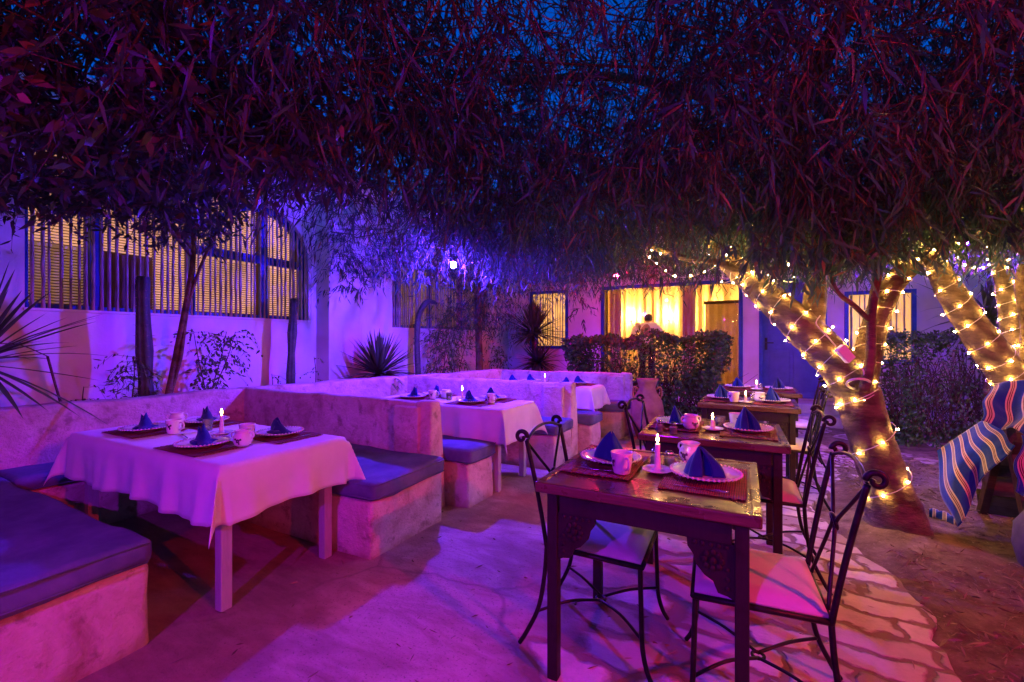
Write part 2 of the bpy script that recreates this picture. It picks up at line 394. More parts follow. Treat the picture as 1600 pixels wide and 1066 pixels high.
# ------------------------------------------------------------------ geometry helpers
class G:
    def __init__(s): s.v = []; s.f = []; s.uv = None
    def add(s, vs, fs):
        o = len(s.v); s.v += [tuple(x) for x in vs]; s.f += [tuple(i + o for i in f) for f in fs]
    def box(s, x0, x1, y0, y1, z0, z1, m=None):
        vs = [Vector((x, y, z)) for z in (z0, z1) for y in (y0, y1) for x in (x0, x1)]
        if m: vs = [m @ v for v in vs]
        s.add(vs, [(0, 2, 3, 1), (4, 5, 7, 6), (0, 1, 5, 4), (2, 6, 7, 3), (0, 4, 6, 2), (1, 3, 7, 5)]); return s
    def tube(s, pts, rad, n=8, cap=True, jit=0.0):
        pts = [Vector(p) for p in pts]
        if not hasattr(rad, '__len__'): rad = [rad] * len(pts)
        rings = []; up = None
        for i, p in enumerate(pts):
            d = (pts[min(i + 1, len(pts) - 1)] - pts[max(i - 1, 0)])
            if d.length < 1e-9: d = Vector((0, 0, 1))
            d.normalize()
            if up is None:
                up = d.cross(Vector((0.31, .2, 1)) if abs(d.z) < .9 else Vector((1, 0.1, 0))).normalized()
            else:
                up = (up - d * up.dot(d)).normalized()
            w = d.cross(up)
            rings.append([p + (up * math.cos(2 * PI * k / n) + w * math.sin(2 * PI * k / n)) * rad[i] * (1 + (random.uniform(-jit, jit) if jit else 0)) for k in range(n)])
        vs = [v for r in rings for v in r]; fs = []
        for i in range(len(pts) - 1):
            for k in range(n):
                a = i * n + k; b_ = i * n + (k + 1) % n
                fs.append((a, b_, b_ + n, a + n))
        if cap:
            fs.append(tuple(reversed(range(n)))); fs.append(tuple((len(pts) - 1) * n + k for k in range(n)))
        s.add(vs, fs); return s
    def lathe(s, prof, n=24, c=(0, 0, 0), mod=None):
        vs = []; fs = []
        for r, z in prof:
            for k in range(n):
                a = 2 * PI * k / n; rr = r * (mod(a, r, z) if mod else 1)
                vs.append((c[0] + rr * math.cos(a), c[1] + rr * math.sin(a), c[2] + z))
        for i in range(len(prof) - 1):
            for k in range(n):
                a = i * n + k; b_ = i * n + (k + 1) % n
                fs.append((a, b_, b_ + n, a + n))
        if prof[0][0] > 1e-5: fs.append(tuple(reversed(range(n))))
        if prof[-1][0] > 1e-5: fs.append(tuple((len(prof) - 1) * n + k for k in range(n)))
        s.add(vs, fs); return s
    def prism(s, poly, h, m):
        """poly in local xy, extruded z 0..h, placed by matrix m"""
        n = len(poly)
        vs = [m @ Vector((x, y, 0)) for x, y in poly] + [m @ Vector((x, y, h)) for x, y in poly]
        fs = [tuple(reversed(range(n))), tuple(range(n, 2 * n))] + [(i, (i + 1) % n, n + (i + 1) % n, n + i) for i in range(n)]
        s.add(vs, fs); return s
    def ball(s, c, r, n=8, sq=(1, 1, 1)):
        prof = [(max(r * math.sin(PI * i / n), 0 if i in (0, n) else 0), -r * math.cos(PI * i / n)) for i in range(n + 1)]
        prof = [(p[0] if p[0] > 1e-6 else 0.0, p[1]) for p in prof]
        g = G(); g.lathe(prof, max(6, n))
        s.add([(c[0] + v[0] * sq[0], c[1] + v[1] * sq[1], c[2] + v[2] * sq[2]) for v in g.v], g.f); return s
    def build(s, name, mat, parent=None, smooth=False, bevel=0, solid=0, seg=2, sub=0):
        me = bpy.data.meshes.new(name); me.from_pydata(s.v, [], s.f); me.validate(); me.update()
        if s.uv:
            l = me.uv_layers.new(name='UVMap')
            for lp in me.loops: l.data[lp.index].uv = s.uv[lp.vertex_index]
        me.materials.append(M[mat] if isinstance(mat, str) else mat)
        if smooth: me.polygons.foreach_set('use_smooth', [True] * len(me.polygons))
        o = bpy.data.objects.new(name, me); COL.objects.link(o)
        if parent: o.parent = parent
        if solid:
            q = o.modifiers.new('s', 'SOLIDIFY'); q.thickness = solid; q.offset = 0
        if sub:
            q = o.modifiers.new('u', 'SUBSURF'); q.levels = sub; q.render_levels = sub
        if bevel:
            q = o.modifiers.new('b', 'BEVEL'); q.width = bevel; q.segments = seg; q.limit_method = 'ANGLE'
        return o
def tag(o, label=None, cat=None, group=None, kind=None):
    if label: o['label'] = label
    if cat: o['category'] = cat
    if group: o['group'] = group
    if kind: o['kind'] = kind
    return o
def empty(name, loc, rz=0.0, label=None, cat=None, group=None, kind=None):
    o = bpy.data.objects.new(name, None); COL.objects.link(o)
    o.location = loc; o.rotation_euler = (0, 0, rz); o.empty_display_size = .05
    return tag(o, label, cat, group, kind)
def kids(o): return [c for c in bpy.data.objects if c.parent == o]
def copy_tree(o, parent=None):
    c = o.copy(); COL.objects.link(c)
    if parent: c.parent = parent
    for k in kids(o): copy_tree(k, c)
    return c
def put(o, loc, rz=0.0, label=None, group=None):
    o.location = loc; o.rotation_euler = (0, 0, rz)
    return tag(o, label, None, group)

def rough_solid(name, mat, parent, boxes, amp=.012, cell=.12, bev=.03, taper=None):
    """hand-built masonry: boxes cut into a grid, corners rounded, faces made uneven"""
    bm = bmesh.new()
    for (x0, x1, y0, y1, z0, z1) in boxes:
        r = bmesh.ops.create_cube(bm, size=1)
        for v in r['verts']:
            v.co = Vector((x0 + (v.co.x + .5) * (x1 - x0), y0 + (v.co.y + .5) * (y1 - y0), z0 + (v.co.z + .5) * (z1 - z0)))
            if taper: v.co = taper(v.co)
    if bev:
        bmesh.ops.bevel(bm, geom=list(bm.edges), offset=bev, segments=3, profile=.6, affect='EDGES', clamp_overlap=True)
    for ax in range(3):
        lo = min(v.co[ax] for v in bm.verts); hi = max(v.co[ax] for v in bm.verts)
        k = max(1, int((hi - lo) / cell))
        for i in range(1, k):
            no = Vector((0, 0, 0)); no[ax] = 1; co = Vector((0, 0, 0)); co[ax] = lo + (hi - lo) * i / k
            bmesh.ops.bisect_plane(bm, geom=list(bm.verts) + list(bm.edges) + list(bm.faces), plane_co=co, plane_no=no)
    for v in bm.verts:
        p = v.co
        d = noise.noise_vector(p * 2.1) * amp * 1.6 + noise.noise_vector(p * 6.3 + Vector((9, 4, 2))) * amp * .7
        if p.z < .01: d.z = 0
        v.co = p + d
    me = bpy.data.meshes.new(name); bm.to_mesh(me); bm.free()
    me.materials.append(M[mat]); me.polygons.foreach_set('use_smooth', [True] * len(me.polygons))
    o = bpy.data.objects.new(name, me); COL.objects.link(o)
    if parent: o.parent = parent
    return o

# ------------------------------------------------------------------ leaves
rng = np.random.default_rng(11)
def unit(a): return a / np.maximum(np.linalg.norm(a, axis=1, keepdims=True), 1e-9)
def leaf_mesh(name, mat, P, D, L, W, curve=.5, parent=None, nrm=None, shape=(.9, 1.0), fold=0.0):
    """one small curved blade per row: P base, D direction, L length, W width"""
    n = len(P)
    D = unit(D)
    if nrm is None: nrm = rng.normal(size=(n, 3))
    S = unit(np.cross(D, nrm)); U = np.cross(S, D)
    L = L[:, None]; W = W[:, None]
    cv = (rng.uniform(-1, 1, (n, 1)) * curve)
    def pt(f): return P + D * L * f + U * L * cv * (f * f) + np.array([[0, 0, -1.0]]) * L * .12 * f * f
    p0 = pt(0.0); p1 = pt(.35); p2 = pt(.7); p3 = pt(1.0)
    v = np.stack([p0, p1 - S * W * .5 * shape[1], p1 + S * W * .5 * shape[1], p2 - S * W * .36 * shape[0], p2 + S * W * .36 * shape[0], p3], 1).reshape(-1, 3)
    base = (np.arange(n) * 6)[:, None]
    loops = (base + np.array([[0, 2, 1, 1, 2, 4, 3, 3, 4, 5]])).ravel()
    starts = ((np.arange(n) * 10)[:, None] + np.array([[0, 3, 7]])).ravel()
    me = bpy.data.meshes.new(name)
    me.vertices.add(len(v)); me.vertices.foreach_set('co', v.astype(np.float32).ravel())
    me.loops.add(len(loops)); me.loops.foreach_set('vertex_index', loops.astype(np.int32))
    me.polygons.add(len(starts)); me.polygons.foreach_set('loop_start', starts.astype(np.int32))
    me.polygons.foreach_set('use_smooth', np.ones(len(starts), bool))
    me.update(calc_edges=True); me.validate()
    me.materials.append(M[mat])
    o = bpy.data.objects.new(name, me); COL.objects.link(o)
    if parent: o.parent = parent
    return o
def strips_mesh(name, mat, A, B, C, r, parent=None):
    """thin three-sided twigs through A-B-C"""
    n = len(A); vs = []
    d = unit(C - A); s = unit(np.cross(d, rng.normal(size=(n, 3)))); u = np.cross(s, d)
    for Pp, k in ((A, 1.0), (B, .75), (C, .3)):
        for a in range(3):
            vs.append(Pp + (s * math.cos(a * 2.094) + u * math.sin(a * 2.094)) * (r * k)[:, None])
    v = np.stack(vs, 1).reshape(-1, 3)
    q = []
    for i in range(2):
        for a in range(3):
            b_ = (a + 1) % 3; q += [i * 3 + a, i * 3 + b_, i * 3 + 3 + b_, i * 3 + 3 + a]
    loops = ((np.arange(n) * 9)[:, None] + np.array([q])).ravel()
    starts = np.arange(n * 6) * 4
    me = bpy.data.meshes.new(name)
    me.vertices.add(len(v)); me.vertices.foreach_set('co', v.astype(np.float32).ravel())
    me.loops.add(len(loops)); me.loops.foreach_set('vertex_index', loops.astype(np.int32))
    me.polygons.add(len(starts)); me.polygons.foreach_set('loop_start', starts.astype(np.int32))
    me.update(calc_edges=True); me.validate()
    me.materials.append(M[mat])
    o = bpy.data.objects.new(name, me); COL.objects.link(o)
    o['kind'] = 'stuff'
    if parent: o.parent = parent
    return o
def spray(anchor, n_leaf, length, droop, leafL, leafW, spread=.5, heading=None, hang=(.55, .45)):
    """drooping branchlets: returns leaf arrays P,D,L,W and the twig polylines"""
    n = len(anchor)
    az = rng.uniform(0, 2 * PI, n) if heading is None else heading
    le = length * rng.uniform(.6, 1.25, n)
    h = np.stack([np.cos(az), np.sin(az), np.zeros(n)], 1)
    el = rng.uniform(-.1, .6, n)
    A = anchor; mid = A + h * (le * .45)[:, None] + np.array([[0, 0, 1.0]]) * (le * .25 * el - le * .06)[:, None]
    C = A + h * (le * .8)[:, None] + np.array([[0, 0, -1.0]]) * (le * droop * rng.uniform(.5, 1.2, n))[:, None]
    f = np.tile(np.linspace(.12, 1, n_leaf), (n, 1)) + rng.uniform(-.03, .03, (n, n_leaf))
    f = f[:, :, None]
    P = A[:, None] * (1 - f) ** 2 + 2 * (2 * mid - .5 * (A + C))[:, None] * f * (1 - f) + C[:, None] * f ** 2
    T = (C - A)[:, None] * np.ones((1, n_leaf, 1))
    T = T / np.linalg.norm(T, axis=2, keepdims=True)
    D = T * hang[0] + rng.normal(size=P.shape) * spread + np.array([0, 0, -hang[1]])
    k = n * n_leaf
    return P.reshape(k, 3), D.reshape(k, 3), leafL * rng.uniform(.45, 1.35, k), leafW * rng.uniform(.7, 1.2, k), A, mid, C

# ================================================================== SETTING
def axis_list(lo, hi, dense_lo, dense_hi, step):
    a = [lo, (lo + dense_lo) / 2]; x = dense_lo
    while x < dense_hi: a.append(x); x += step
    return a + [dense_hi, (hi + dense_hi) / 2, hi]
def build_ground():
    xs = axis_list(-90, 90, -6, 6, .12); ys = axis_list(-90, 90, -3, 11, .12)
    g = G(); nx = len(xs)
    for y in ys:
        for x in xs:
            z = -.045
            if x > .4 and abs(x) < 7 and -3 < y < 11:
                k = min(1, (x - .4) / .42)
                z += k * (.050 + .05 * noise.noise(Vector((x * 1.3, y * 1.3, 3))) + .03 * noise.noise(Vector((x * 4, y * 4, 8))) + .014 * noise.noise(Vector((x * 11, y * 11, 1))))
                dd = math.hypot(x - .88, y - 3.9)
                z += .06 * math.exp(-(dd / .45) ** 2)
            g.v.append((x, y, z))
    for j in range(len(ys) - 1):
        for i in range(nx - 1):
            a = j * nx + i; g.f.append((a, a + 1, a + nx + 1, a + nx))
    o = g.build('ground', 'dirt', smooth=True); tag(o, kind='structure')
build_ground()
def build_patio():
    edge = [(.78, -3), (.76, 1.6), (.72, 2.3), (.73, 2.8), (.71, 3.15), (.64, 3.45), (.50, 3.8), (.46, 4.3), (.62, 4.9), (1.0, 5.5), (1.7, 6.3), (2.8, 7.4), (3.6, 9.28)]
    # a curved right-hand edge, nibbled by noise
    pts = []
    for i in range(len(edge) - 1):
        (x0, y0), (x1, y1) = edge[i], edge[i + 1]
        k = max(2, int(math.hypot(x1 - x0, y1 - y0) / .07))
        for j in range(k):
            f = j / k; x, y = x0 + (x1 - x0) * f, y0 + (y1 - y0) * f
            pts.append((x + .07 * noise.noise(Vector((x * 3, y * 3, 0))) + .03 * noise.noise(Vector((x * 13, y * 13, 5))), y))
    pts.append(edge[-1])
    poly = pts + [(-5.0, 9.28), (-5.0, -3)]
    g = G(); g.prism(poly, .07, Matrix.Translation((0, 0, -.07)))
    o = g.build('patio', 'patio_stone', bevel=.012); tag(o, kind='structure')
build_patio()

# ------------------------------------------------------------------ the house
house = empty('house', (-5.3, 9.3, 0), 0, 'whitewashed house with blue framed windows and cane grilles around the courtyard', 'house')
def hp(o):
    """keep world placement under the house's base Empty"""
    o.parent = house; o.matrix_parent_inverse = Matrix.Translation((5.3, -9.3, 0)); return o
def wall_x(x0, x1, y0, y1, H, holes):       # wall running along Y
    g = G(); y = y0
    for (a, b, z0, z1) in sorted(holes):
        g.box(x0, x1, y, a, -.1, H); g.box(x0, x1, a, b, -.1, z0); g.box(x0, x1, a, b, z1, H); y = b
    g.box(x0, x1, y, y1, -.1, H); return g
def wall_y(y0, y1, x0, x1, H, holes):
    g = G(); x = x0
    for (a, b, z0, z1) in sorted(holes):
        g.box(x, a, y0, y1, -.1, H); g.box(a, b, y0, y1, -.1, z0); g.box(a, b, y0, y1, z1, H); x = b
    g.box(x, x1, y0, y1, -.1, H); return g
WH = 3.7
hp(wall_x(-5.56, -5.30, -4, 4.20, WH, [(1.38, 4.12, 1.58, 3.02)]).build('wall', 'whitewash'))
hp(G().box(-5.56, 6.5, -4.3, -4.0, -.1, WH + .01).build('wall', 'whitewash'))  # unseen wall behind the camera, added to shut out open sky light
hp(G().box(-5.56, -5.045, 4.20, 4.44, -.1, WH).build('wall', 'whitewash'))
hp(wall_x(-5.31, -5.05, 4.44, 9.30, WH - .004, [(5.42, 8.40, 1.52, 2.62)]).build('wall', 'whitewash'))
hp(wall_y(9.30, 9.56, -5.31, 6.5, WH + .004, [(-4.46, -3.55, 1.14, 2.42), (-2.79, -.13, .42, 2.44), (.18, 1.12, .285, 2.36), (1.41, 2.32, .95, 2.12)]).build('wall', 'whitewash'))

def blind(y0, y1, z0, z1, x, mat, pitch=.026):
    g = G(); z = z0 + pitch / 2
    while z < z1:
        m = Matrix.Translation((x, 0, z)) @ Matrix.Rotation(math.radians(-38), 4, 'Y')
        g.box(-.011, .011, y0, y1, -.0012, .0012, m); z += pitch
    g.box(x - .012, x + .012, y0, y1, z1, z1 + .03)
    for yy in (y0 + .08, y1 - .08): g.tube([(x + .013, yy, z0), (x + .013, yy, z1)], .0012, 4)
    return g.build('blind', mat)
def cane_bar(kind):
    g = G(); H = 1.0; pts = []; rr = []
    r0 = random.uniform(.009, .014)
    for i in range(13):
        f = i / 12; pts.append((random.uniform(-.0022, .0022), random.uniform(-.0022, .0022), f * H))
        rr.append(r0 * random.uniform(.85, 1.1) * (1.18 if i % 3 == 0 else 1))
    return g.tube(pts, rr, 7).build('cane_bar', 'cane', smooth=True)
cane_src = [cane_bar(i) for i in range(7)]
cane_mesh = [o.data for o in cane_src]
for o in cane_src: bpy.data.objects.remove(o)
def canes(parent, y0, y1, z0, z1, x, n, along='Y'):
    for i in range(n):
        o = bpy.data.objects.new('cane_bar', cane_mesh[random.randrange(7)]); COL.objects.link(o)
        s = y0 + (y1 - y0) * (i + .5 + random.uniform(-.18, .18)) / n
        w = random.uniform(.75, 1.35)
        o.location = (x + random.uniform(-.006, .006), s, z0) if along == 'Y' else (s, x, z0)
        o.scale = (w, w, z1 - z0)
        o.rotation_euler = (random.uniform(-.008, .008), random.uniform(-.006, .006), random.uniform(0, 6))
        o.parent = parent
def win(loc):
    o = empty('window', loc); hp(o); return o
# window A: long, with arched head at its far end (coordinates are world; the window Empty sits at the origin)
wa = win((0, 0, 0)); wa['label'] = 'wide arched blue window with lit slat blinds behind a cane grille'
fr = G()
XF0, XF1 = -5.43, -5.37
fr.box(XF0, XF1, 1.38, 1.42, 1.58, 3.02)
for yy, w in ((1.86, .04), (2.68, .03), (3.50, .045)): fr.box(XF0, XF1, yy - w, yy + w, 1.62, 2.96)
fr.box(XF0 + .004, XF1 - .004, 1.42, 4.06, 1.58, 1.62)
fr.box(XF0 + .004, XF1 - .004, 1.42, 3.1, 2.96, 3.02)
fr.box(XF0 + .006, XF1 - .006, 2.72, 4.04, 2.26, 2.36)
fr.box(XF0, XF1, 4.02, 4.085, 1.58, 2.36)
cyc, czc, ra = 3.46, 2.36, .625
for i in range(14):
    a0, a1 = PI * i / 14, PI * (i + 1) / 14
    q = [(cyc + math.cos(a) * r, czc + math.sin(a) * r) for a, r in ((a0, ra - .075), (a0, ra), (a1, ra), (a1, ra - .075))]
    vs = [(x, y, z) for x in (XF0 + .002, XF1 - .002) for y, z in q]
    fr.add(vs, [(0, 1, 2, 3), (7, 6, 5, 4), (0, 4, 5, 1), (1, 5, 6, 2), (2, 6, 7, 3), (3, 7, 4, 0)])
fr.build('frame', 'blue_paint', wa, bevel=.004)
sp = G()   # plaster spandrel filling the corner outside the arch
arc = [(cyc + math.cos(PI / 2 * i / 10) * ra, czc + math.sin(PI / 2 * i / 10) * ra) for i in range(11)]
for i in range(10):
    (ya, za), (yb, zb) = arc[i], arc[i + 1]
    vs = [(x, y, z) for x in (-5.50, -5.31) for y, z in ((ya, za), (ya, 3.03), (yb, 3.03), (yb, zb))]
    sp.add(vs, [(0, 1, 2, 3), (7, 6, 5, 4), (0, 4, 5, 1), (1, 5, 6, 2), (2, 6, 7, 3), (3, 7, 4, 0)])
sp.box(-5.50, -5.31, 4.085, 4.13, 1.58, 3.03)
sp.build('spandrel', 'whitewash', wa)
for (a, b, z0, z1, m_) in ((1.44, 1.80, 2.14, 2.95, 'lit_blind'), (1.44, 1.80, 1.63, 2.13, 'dim_blind'), (1.92, 2.34, 2.16, 2.95, 'lit_blind'), (2.35, 2.64, 1.63, 2.95, 'lit_blind'),
                           (2.72, 3.44, 1.63, 2.25, 'lit_blind'), (2.72, 3.44, 2.37, 2.95, 'lit_blind'), (3.56, 4.01, 1.63, 2.25, 'lit_blind'), (3.56, 3.98, 2.37, 2.90, 'lit_blind')):
    blind(a, b, z0, z1, -5.46, m_).parent = wa
G().box(-5.52, -5.50, 1.92, 2.34, 1.60, 2.15).build('shutter', 'shutter_brown', wa)
G().box(-5.555, -5.545, 1.38, 4.12, 1.58, 3.02).build('shutter', 'shutter_brown', wa)
canes(wa, 1.40, 4.08, 1.575, 3.03, -5.325, 46)
G().box(-5.36, -5.285, 1.37, 4.13, 1.555, 1.577).build('sill', 'whitewash', wa, bevel=.004)
# window B
wb = win((0, 0, 0)); wb['label'] = 'dim slatted window behind a dense cane grille beside the corner'
fb = G()
for yy, w in ((5.46, .03), (5.66, .035), (6.52, .035), (7.5, .035), (8.36, .03)): fb.box(-5.20, -5.14, yy - w, yy + w, 1.56, 2.58)
fb.box(-5.204, -5.136, 5.42, 8.40, 1.52, 1.56); fb.box(-5.204, -5.136, 5.42, 8.40, 2.58, 2.62)
fb.build('frame', 'blue_paint', wb, bevel=.004)
for a, b in ((5.49, 5.62), (5.70, 6.48), (6.56, 7.46), (7.54, 8.33)): blind(a, b, 1.57, 2.52, -5.22, 'dim_blind').parent = wb
G().box(-5.30, -5.29, 5.42, 8.40, 1.52, 2.62).build('shutter', 'shutter_brown', wb)
canes(wb, 5.43, 8.39, 1.515, 2.62, -5.085, 58)

def folded(x0, x1, z0, z1, y, amp=.03, wave=.11, ph=0.0):
    g = G(); n = max(8, int((x1 - x0) / wave * 8)); rows = 6
    for j in range(rows + 1):
        z = z0 + (z1 - z0) * j / rows
        for i in range(n + 1):
            x = x0 + (x1 - x0) * i / n
            g.v.append((x, y + amp * math.sin(2 * PI * x / wave + ph + .7 * math.sin(x * 3.1)) * (1.1 - .3 * j / rows) + .008 * math.sin(5 * z + x * 9), z))
    for j in range(rows):
        for i in range(n):
            a = j * (n + 1) + i; g.f.append((a, a + 1, a + n + 2, a + n + 1))
    return g
mat_blind('lit_curtain', (1.0, .50, .12), .5)  # curtain cloth emits its glow in place of light from behind
def framed(x0, x1, z0, z1, w, parent, mull=()):
    g = G(); y0, y1 = 9.275, 9.335
    g.box(x0, x0 + w, y0, y1, z0, z1); g.box(x1 - w, x1, y0, y1, z0, z1)
    g.box(x0 + w, x1 - w, y0 + .003, y1 - .003, z1 - w, z1); g.box(x0 + w, x1 - w, y0 + .003, y1 - .003, z0, z0 + w)
    for m_ in mull: g.box(m_ - w * .4, m_ + w * .4, y0 + .006, y1 - .006, z0 + w, z1 - w)
    return g.build('frame', 'blue_paint', parent, bevel=.004)
wc = win((0, 0, 0)); wc['label'] = 'small lit blue framed window with striped cane curtain'
framed(-4.47, -3.54, 1.13, 2.43, .065, wc)
folded(-4.45, -3.56, 1.15, 2.42, 9.42, .02, .075).build('curtain', 'lit_curtain', wc, smooth=True)
canes(wc, -4.40, -3.61, 1.20, 2.37, 9.38, 13, 'X')
wd = win((0, 0, 0)); wd['label'] = 'big glazed window showing the warmly lit room and a person'
framed(-2.80, -.12, .42, 2.45, .07, wd)
G().box(-2.73, -.19, 9.325, 9.331, .49, 2.38).build('pane', 'pane_glass', wd)
we = win((0, 0, 0)); we['label'] = 'lit window with peach cane curtain above the dark hedge'
framed(1.40, 2.33, .94, 2.13, .06, we)
folded(1.42, 2.31, .96, 2.12, 9.42, .02, .09, 1.0).build('curtain', 'lit_curtain', we, smooth=True)
canes(we, 1.48, 2.25, 1.0, 2.07, 9.38, 9, 'X')
# door
dr = empty('door', (0, 0, 0)); hp(dr)
g = G(); g.box(.20, 1.10, 9.36, 9.41, .29, 2.34)
for (a, b, z0, z1) in ((.30, .62, .42, 1.15), (.68, 1.00, .42, 1.15), (.30, .62, 1.42, 2.2), (.68, 1.00, 1.42, 2.2)): g.box(a, b, 9.348, 9.36, z0, z1)
g.build('door_leaf', 'door_paint', dr, bevel=.006)
g = G(); g.box(.14, .20, 9.285, 9.42, .285, 2.40); g.box(1.10, 1.16, 9.285, 9.42, .285, 2.40); g.box(.20, 1.10, 9.288, 9.42, 2.34, 2.40)
g.build('door_frame', 'blue_paint', dr, bevel=.005)
g = G(); g.box(.235, .275, 9.338, 9.348, 1.14, 1.36); g.tube([(.255, 9.34, 1.27), (.255, 9.29, 1.27), (.37, 9.285, 1.265)], .010, 8)
g.build('handle', 'iron', dr, smooth=False, bevel=.003)
# the lit room behind the big window
rm = empty('room', (0, 0, 0)); hp(rm)
g = G(); g.box(-3.5, .6, 9.58, 12.3, .22, .30); g.build('floor', 'interior_floor', rm)
g = G(); g.box(-3.5, .6, 12.3, 12.4, .22, 2.9); g.box(-3.6, -3.5, 9.58, 12.4, .22, 2.9); g.box(.6, .7, 9.58, 12.4, .22, 2.9); g.box(-3.6, .7, 9.58, 12.4, 2.9, 2.98)
g.build('room_wall', 'interior_paint', rm)
folded(-3.4, -.55, .32, 2.8, 11.9, .05, .19).build('curtain', 'curtain', rm, smooth=True)
folded(-1.22, -.98, .45, 2.7, 9.75, .03, .10).build('curtain', 'curtain', rm, smooth=True)
folded(-2.74, -2.48, .45, 2.7, 9.72, .03, .10).build('curtain', 'curtain', rm, smooth=True)
folded(-.92, .3, .32, 2.15, 11.25, .025, .16).build('curtain', 'curtain', rm, smooth=True)
g = G(); g.box(-.95, .35, 11.21, 11.27, 2.15, 2.22); g.build('curtain_rail', 'brown_wood', rm, bevel=.005)
for i, (x, lab) in enumerate(((-2.74, 'left-hand glowing wall lamp on the curtain inside the lit room'), (-1.80, 'right-hand glowing wall lamp beside the person inside the lit room'), (-.62, 'wall lamp at the right side of the lit room'))):
    t = empty('wall_lamp', (x, 11.72, 1.95), 0, lab, 'lamp', 'wall lamps in the lit room')
    g = G(); g.ball((0, 0, 0), .09, 12); g.build('bulb', 'room_bulb', t, smooth=True)
    g = G(); g.tube([(0, .02, -.09), (0, .02, -.14), (0, .14, -.16)], .012, 8); g.lathe([(0, -.02), (.05, -.015), (.04, .0)], 12, (0, .02, -.12)); g.build('bracket', 'iron', t, smooth=True)
# steps to the door
g = G(); g.box(.0, 1.75, 8.65, 9.27, -.05, .28); g.box(-.1, 1.9, 8.25, 8.65, -.05, .14)
o = rough_solid('door_steps', 'step_stone', None, [(.0, 1.75, 8.63, 9.27, -.05, .28), (-.1, 1.9, 8.22, 8.66, -.05, .135)], .006, .2, .02)
tag(o, 'two whitewashed stone steps leading up to the blue door', 'steps')

# ------------------------------------------------------------------ masonry booths
PL = 'lime_render'
def along(p, q, th, z0, z1, name='wall', **k):
    """rough wall from p to q in plan"""
    d = Vector((q[0] - p[0], q[1] - p[1], 0)); L = d.length
    o = rough_solid(name, PL, None, [(0, L, -th / 2, th / 2, z0, z1)], **k)
    o.location = (p[0], p[1], 0); o.rotation_euler = (0, 0, math.atan2(d.y, d.x)); return o
lw = empty('low_wall', (-4.6, 1, 0), 0, 'low rendered wall running behind all three booths below the planting bed', 'wall')
def under(o, par):
    bpy.context.view_layer.update(); mw = o.matrix_world.copy(); o.parent = par; o.matrix_parent_inverse = par.matrix_world.inverted(); o.matrix_world = mw
for p, q in (((-4.62, -1.6), (-4.56, 2.72)), ((-4.56, 2.70), (-4.14, 4.80)), ((-4.14, 4.78), (-3.70, 6.55))):
    o = along(p, q, .17, -.05, .83, 'wall_section'); under(o, lw)
def divider(x0, x1, y, lab, ang=0.0):
    t = empty('divider_wall', (x0, y, 0), ang, lab, 'wall', 'divider walls between the booths')
    L = x1 - x0
    def tp(c):
        k = 1 + max(0, (.85 - c.z)) * 1.15
        return Vector((c.x, c.y * k, c.z))
    rough_solid('wall_panel', PL, t, [(0, L - .10, -.055, .055, -.05, .83)], .010, taper=lambda c: Vector((c.x, c.y * (1 + max(0, .83 - c.z) * .5), c.z)))
    rough_solid('buttress', PL, t, [(L - .16, L, -.060, .060, -.05, .845)], .010, taper=tp)
    rough_solid('buttress_cap', PL, t, [(L - .34, L - .10, -.105, .02, .42, .80)], .008, bev=.015)
    return t
divider(-4.56, -2.24, .06, 'rendered divider wall before the closest bench, outside the left edge')
divider(-4.52, -2.12, 2.76, 'rendered divider wall between the nearest booth and the middle booth')
divider(-4.10, -1.72, 4.72, 'rendered divider wall between the middle booth and the farthest booth')
t = divider(-3.70, -1.50, 6.52, 'rendered end wall closing the farthest booth in front of the hedge')
def bench(name_lab, x0, x1, y0, y1, cush, h=.345, ct=.115, gap=.0):
    o = rough_solid('bench', PL, None, [(x0, x1, y0, y1, -.05, h)], .012); tag(o, name_lab, 'bench', 'masonry benches in the booths')
    g = []
    cx0, cx1 = x0 + .02, x1 + .03
    bm_boxes = [(cx0, cx1, y0 - .015 if y0 - .0 else y0, y1, h + .004, h + ct)]
    c = rough_solid('seat_cushion', 'cushion_cloth', None, bm_boxes, .012, .08, .038); tag(c, cush, 'cushion', 'grey seat cushions on the benches')
    pg = G()
    for zz in (h + .022, h + ct - .016):
        pg.tube([(cx0 + .03, y0 - .013, zz), (cx1 - .025, y0 - .013, zz), (cx1 + .002, y0 + .02, zz), (cx1 + .002, y1 - .02, zz)], .0045, 5)
    pg.build('piping', 'cushion_cloth', c, smooth=True)
    return o
bench('rendered bench at the bottom left, closest to the camera', -4.30, -2.28, .16, .97, 'big grey cushion on the closest bench at the bottom left')
bench('rendered bench on the near face of the nearest divider wall', -4.42, -1.98, 1.95, 2.64, 'grey cushion on the near face of the nearest divider wall')
bench('rendered bench along the low wall behind the nearest white-clothed table', -4.46, -4.02, 1.0, 1.92, 'grey cushion along the low wall at the nearest white-clothed table', .345, .10)
bench('rendered bench on the far face of the nearest divider wall', -4.2, -1.92, 2.90, 3.28, 'grey cushion on the far face of the nearest divider wall')
bench('rendered bench on the near face of the middle divider wall', -4.05, -1.72, 4.16, 4.60, 'grey cushion on the near face of the middle divider wall')
bench('rendered bench on the far face of the middle divider wall', -3.8, -1.58, 4.86, 5.22, 'grey cushion on the far face of the middle divider wall')
bench('rendered bench in front of the farthest booth end wall', -3.6, -1.50, 5.90, 6.40, 'grey cushion in front of the farthest booth end wall')
bed = G(); bed.box(-5.29, -4.62, -3, 4.19, -.05, .56); bed.build('planting_bed', 'dirt')['kind'] = 'structure'
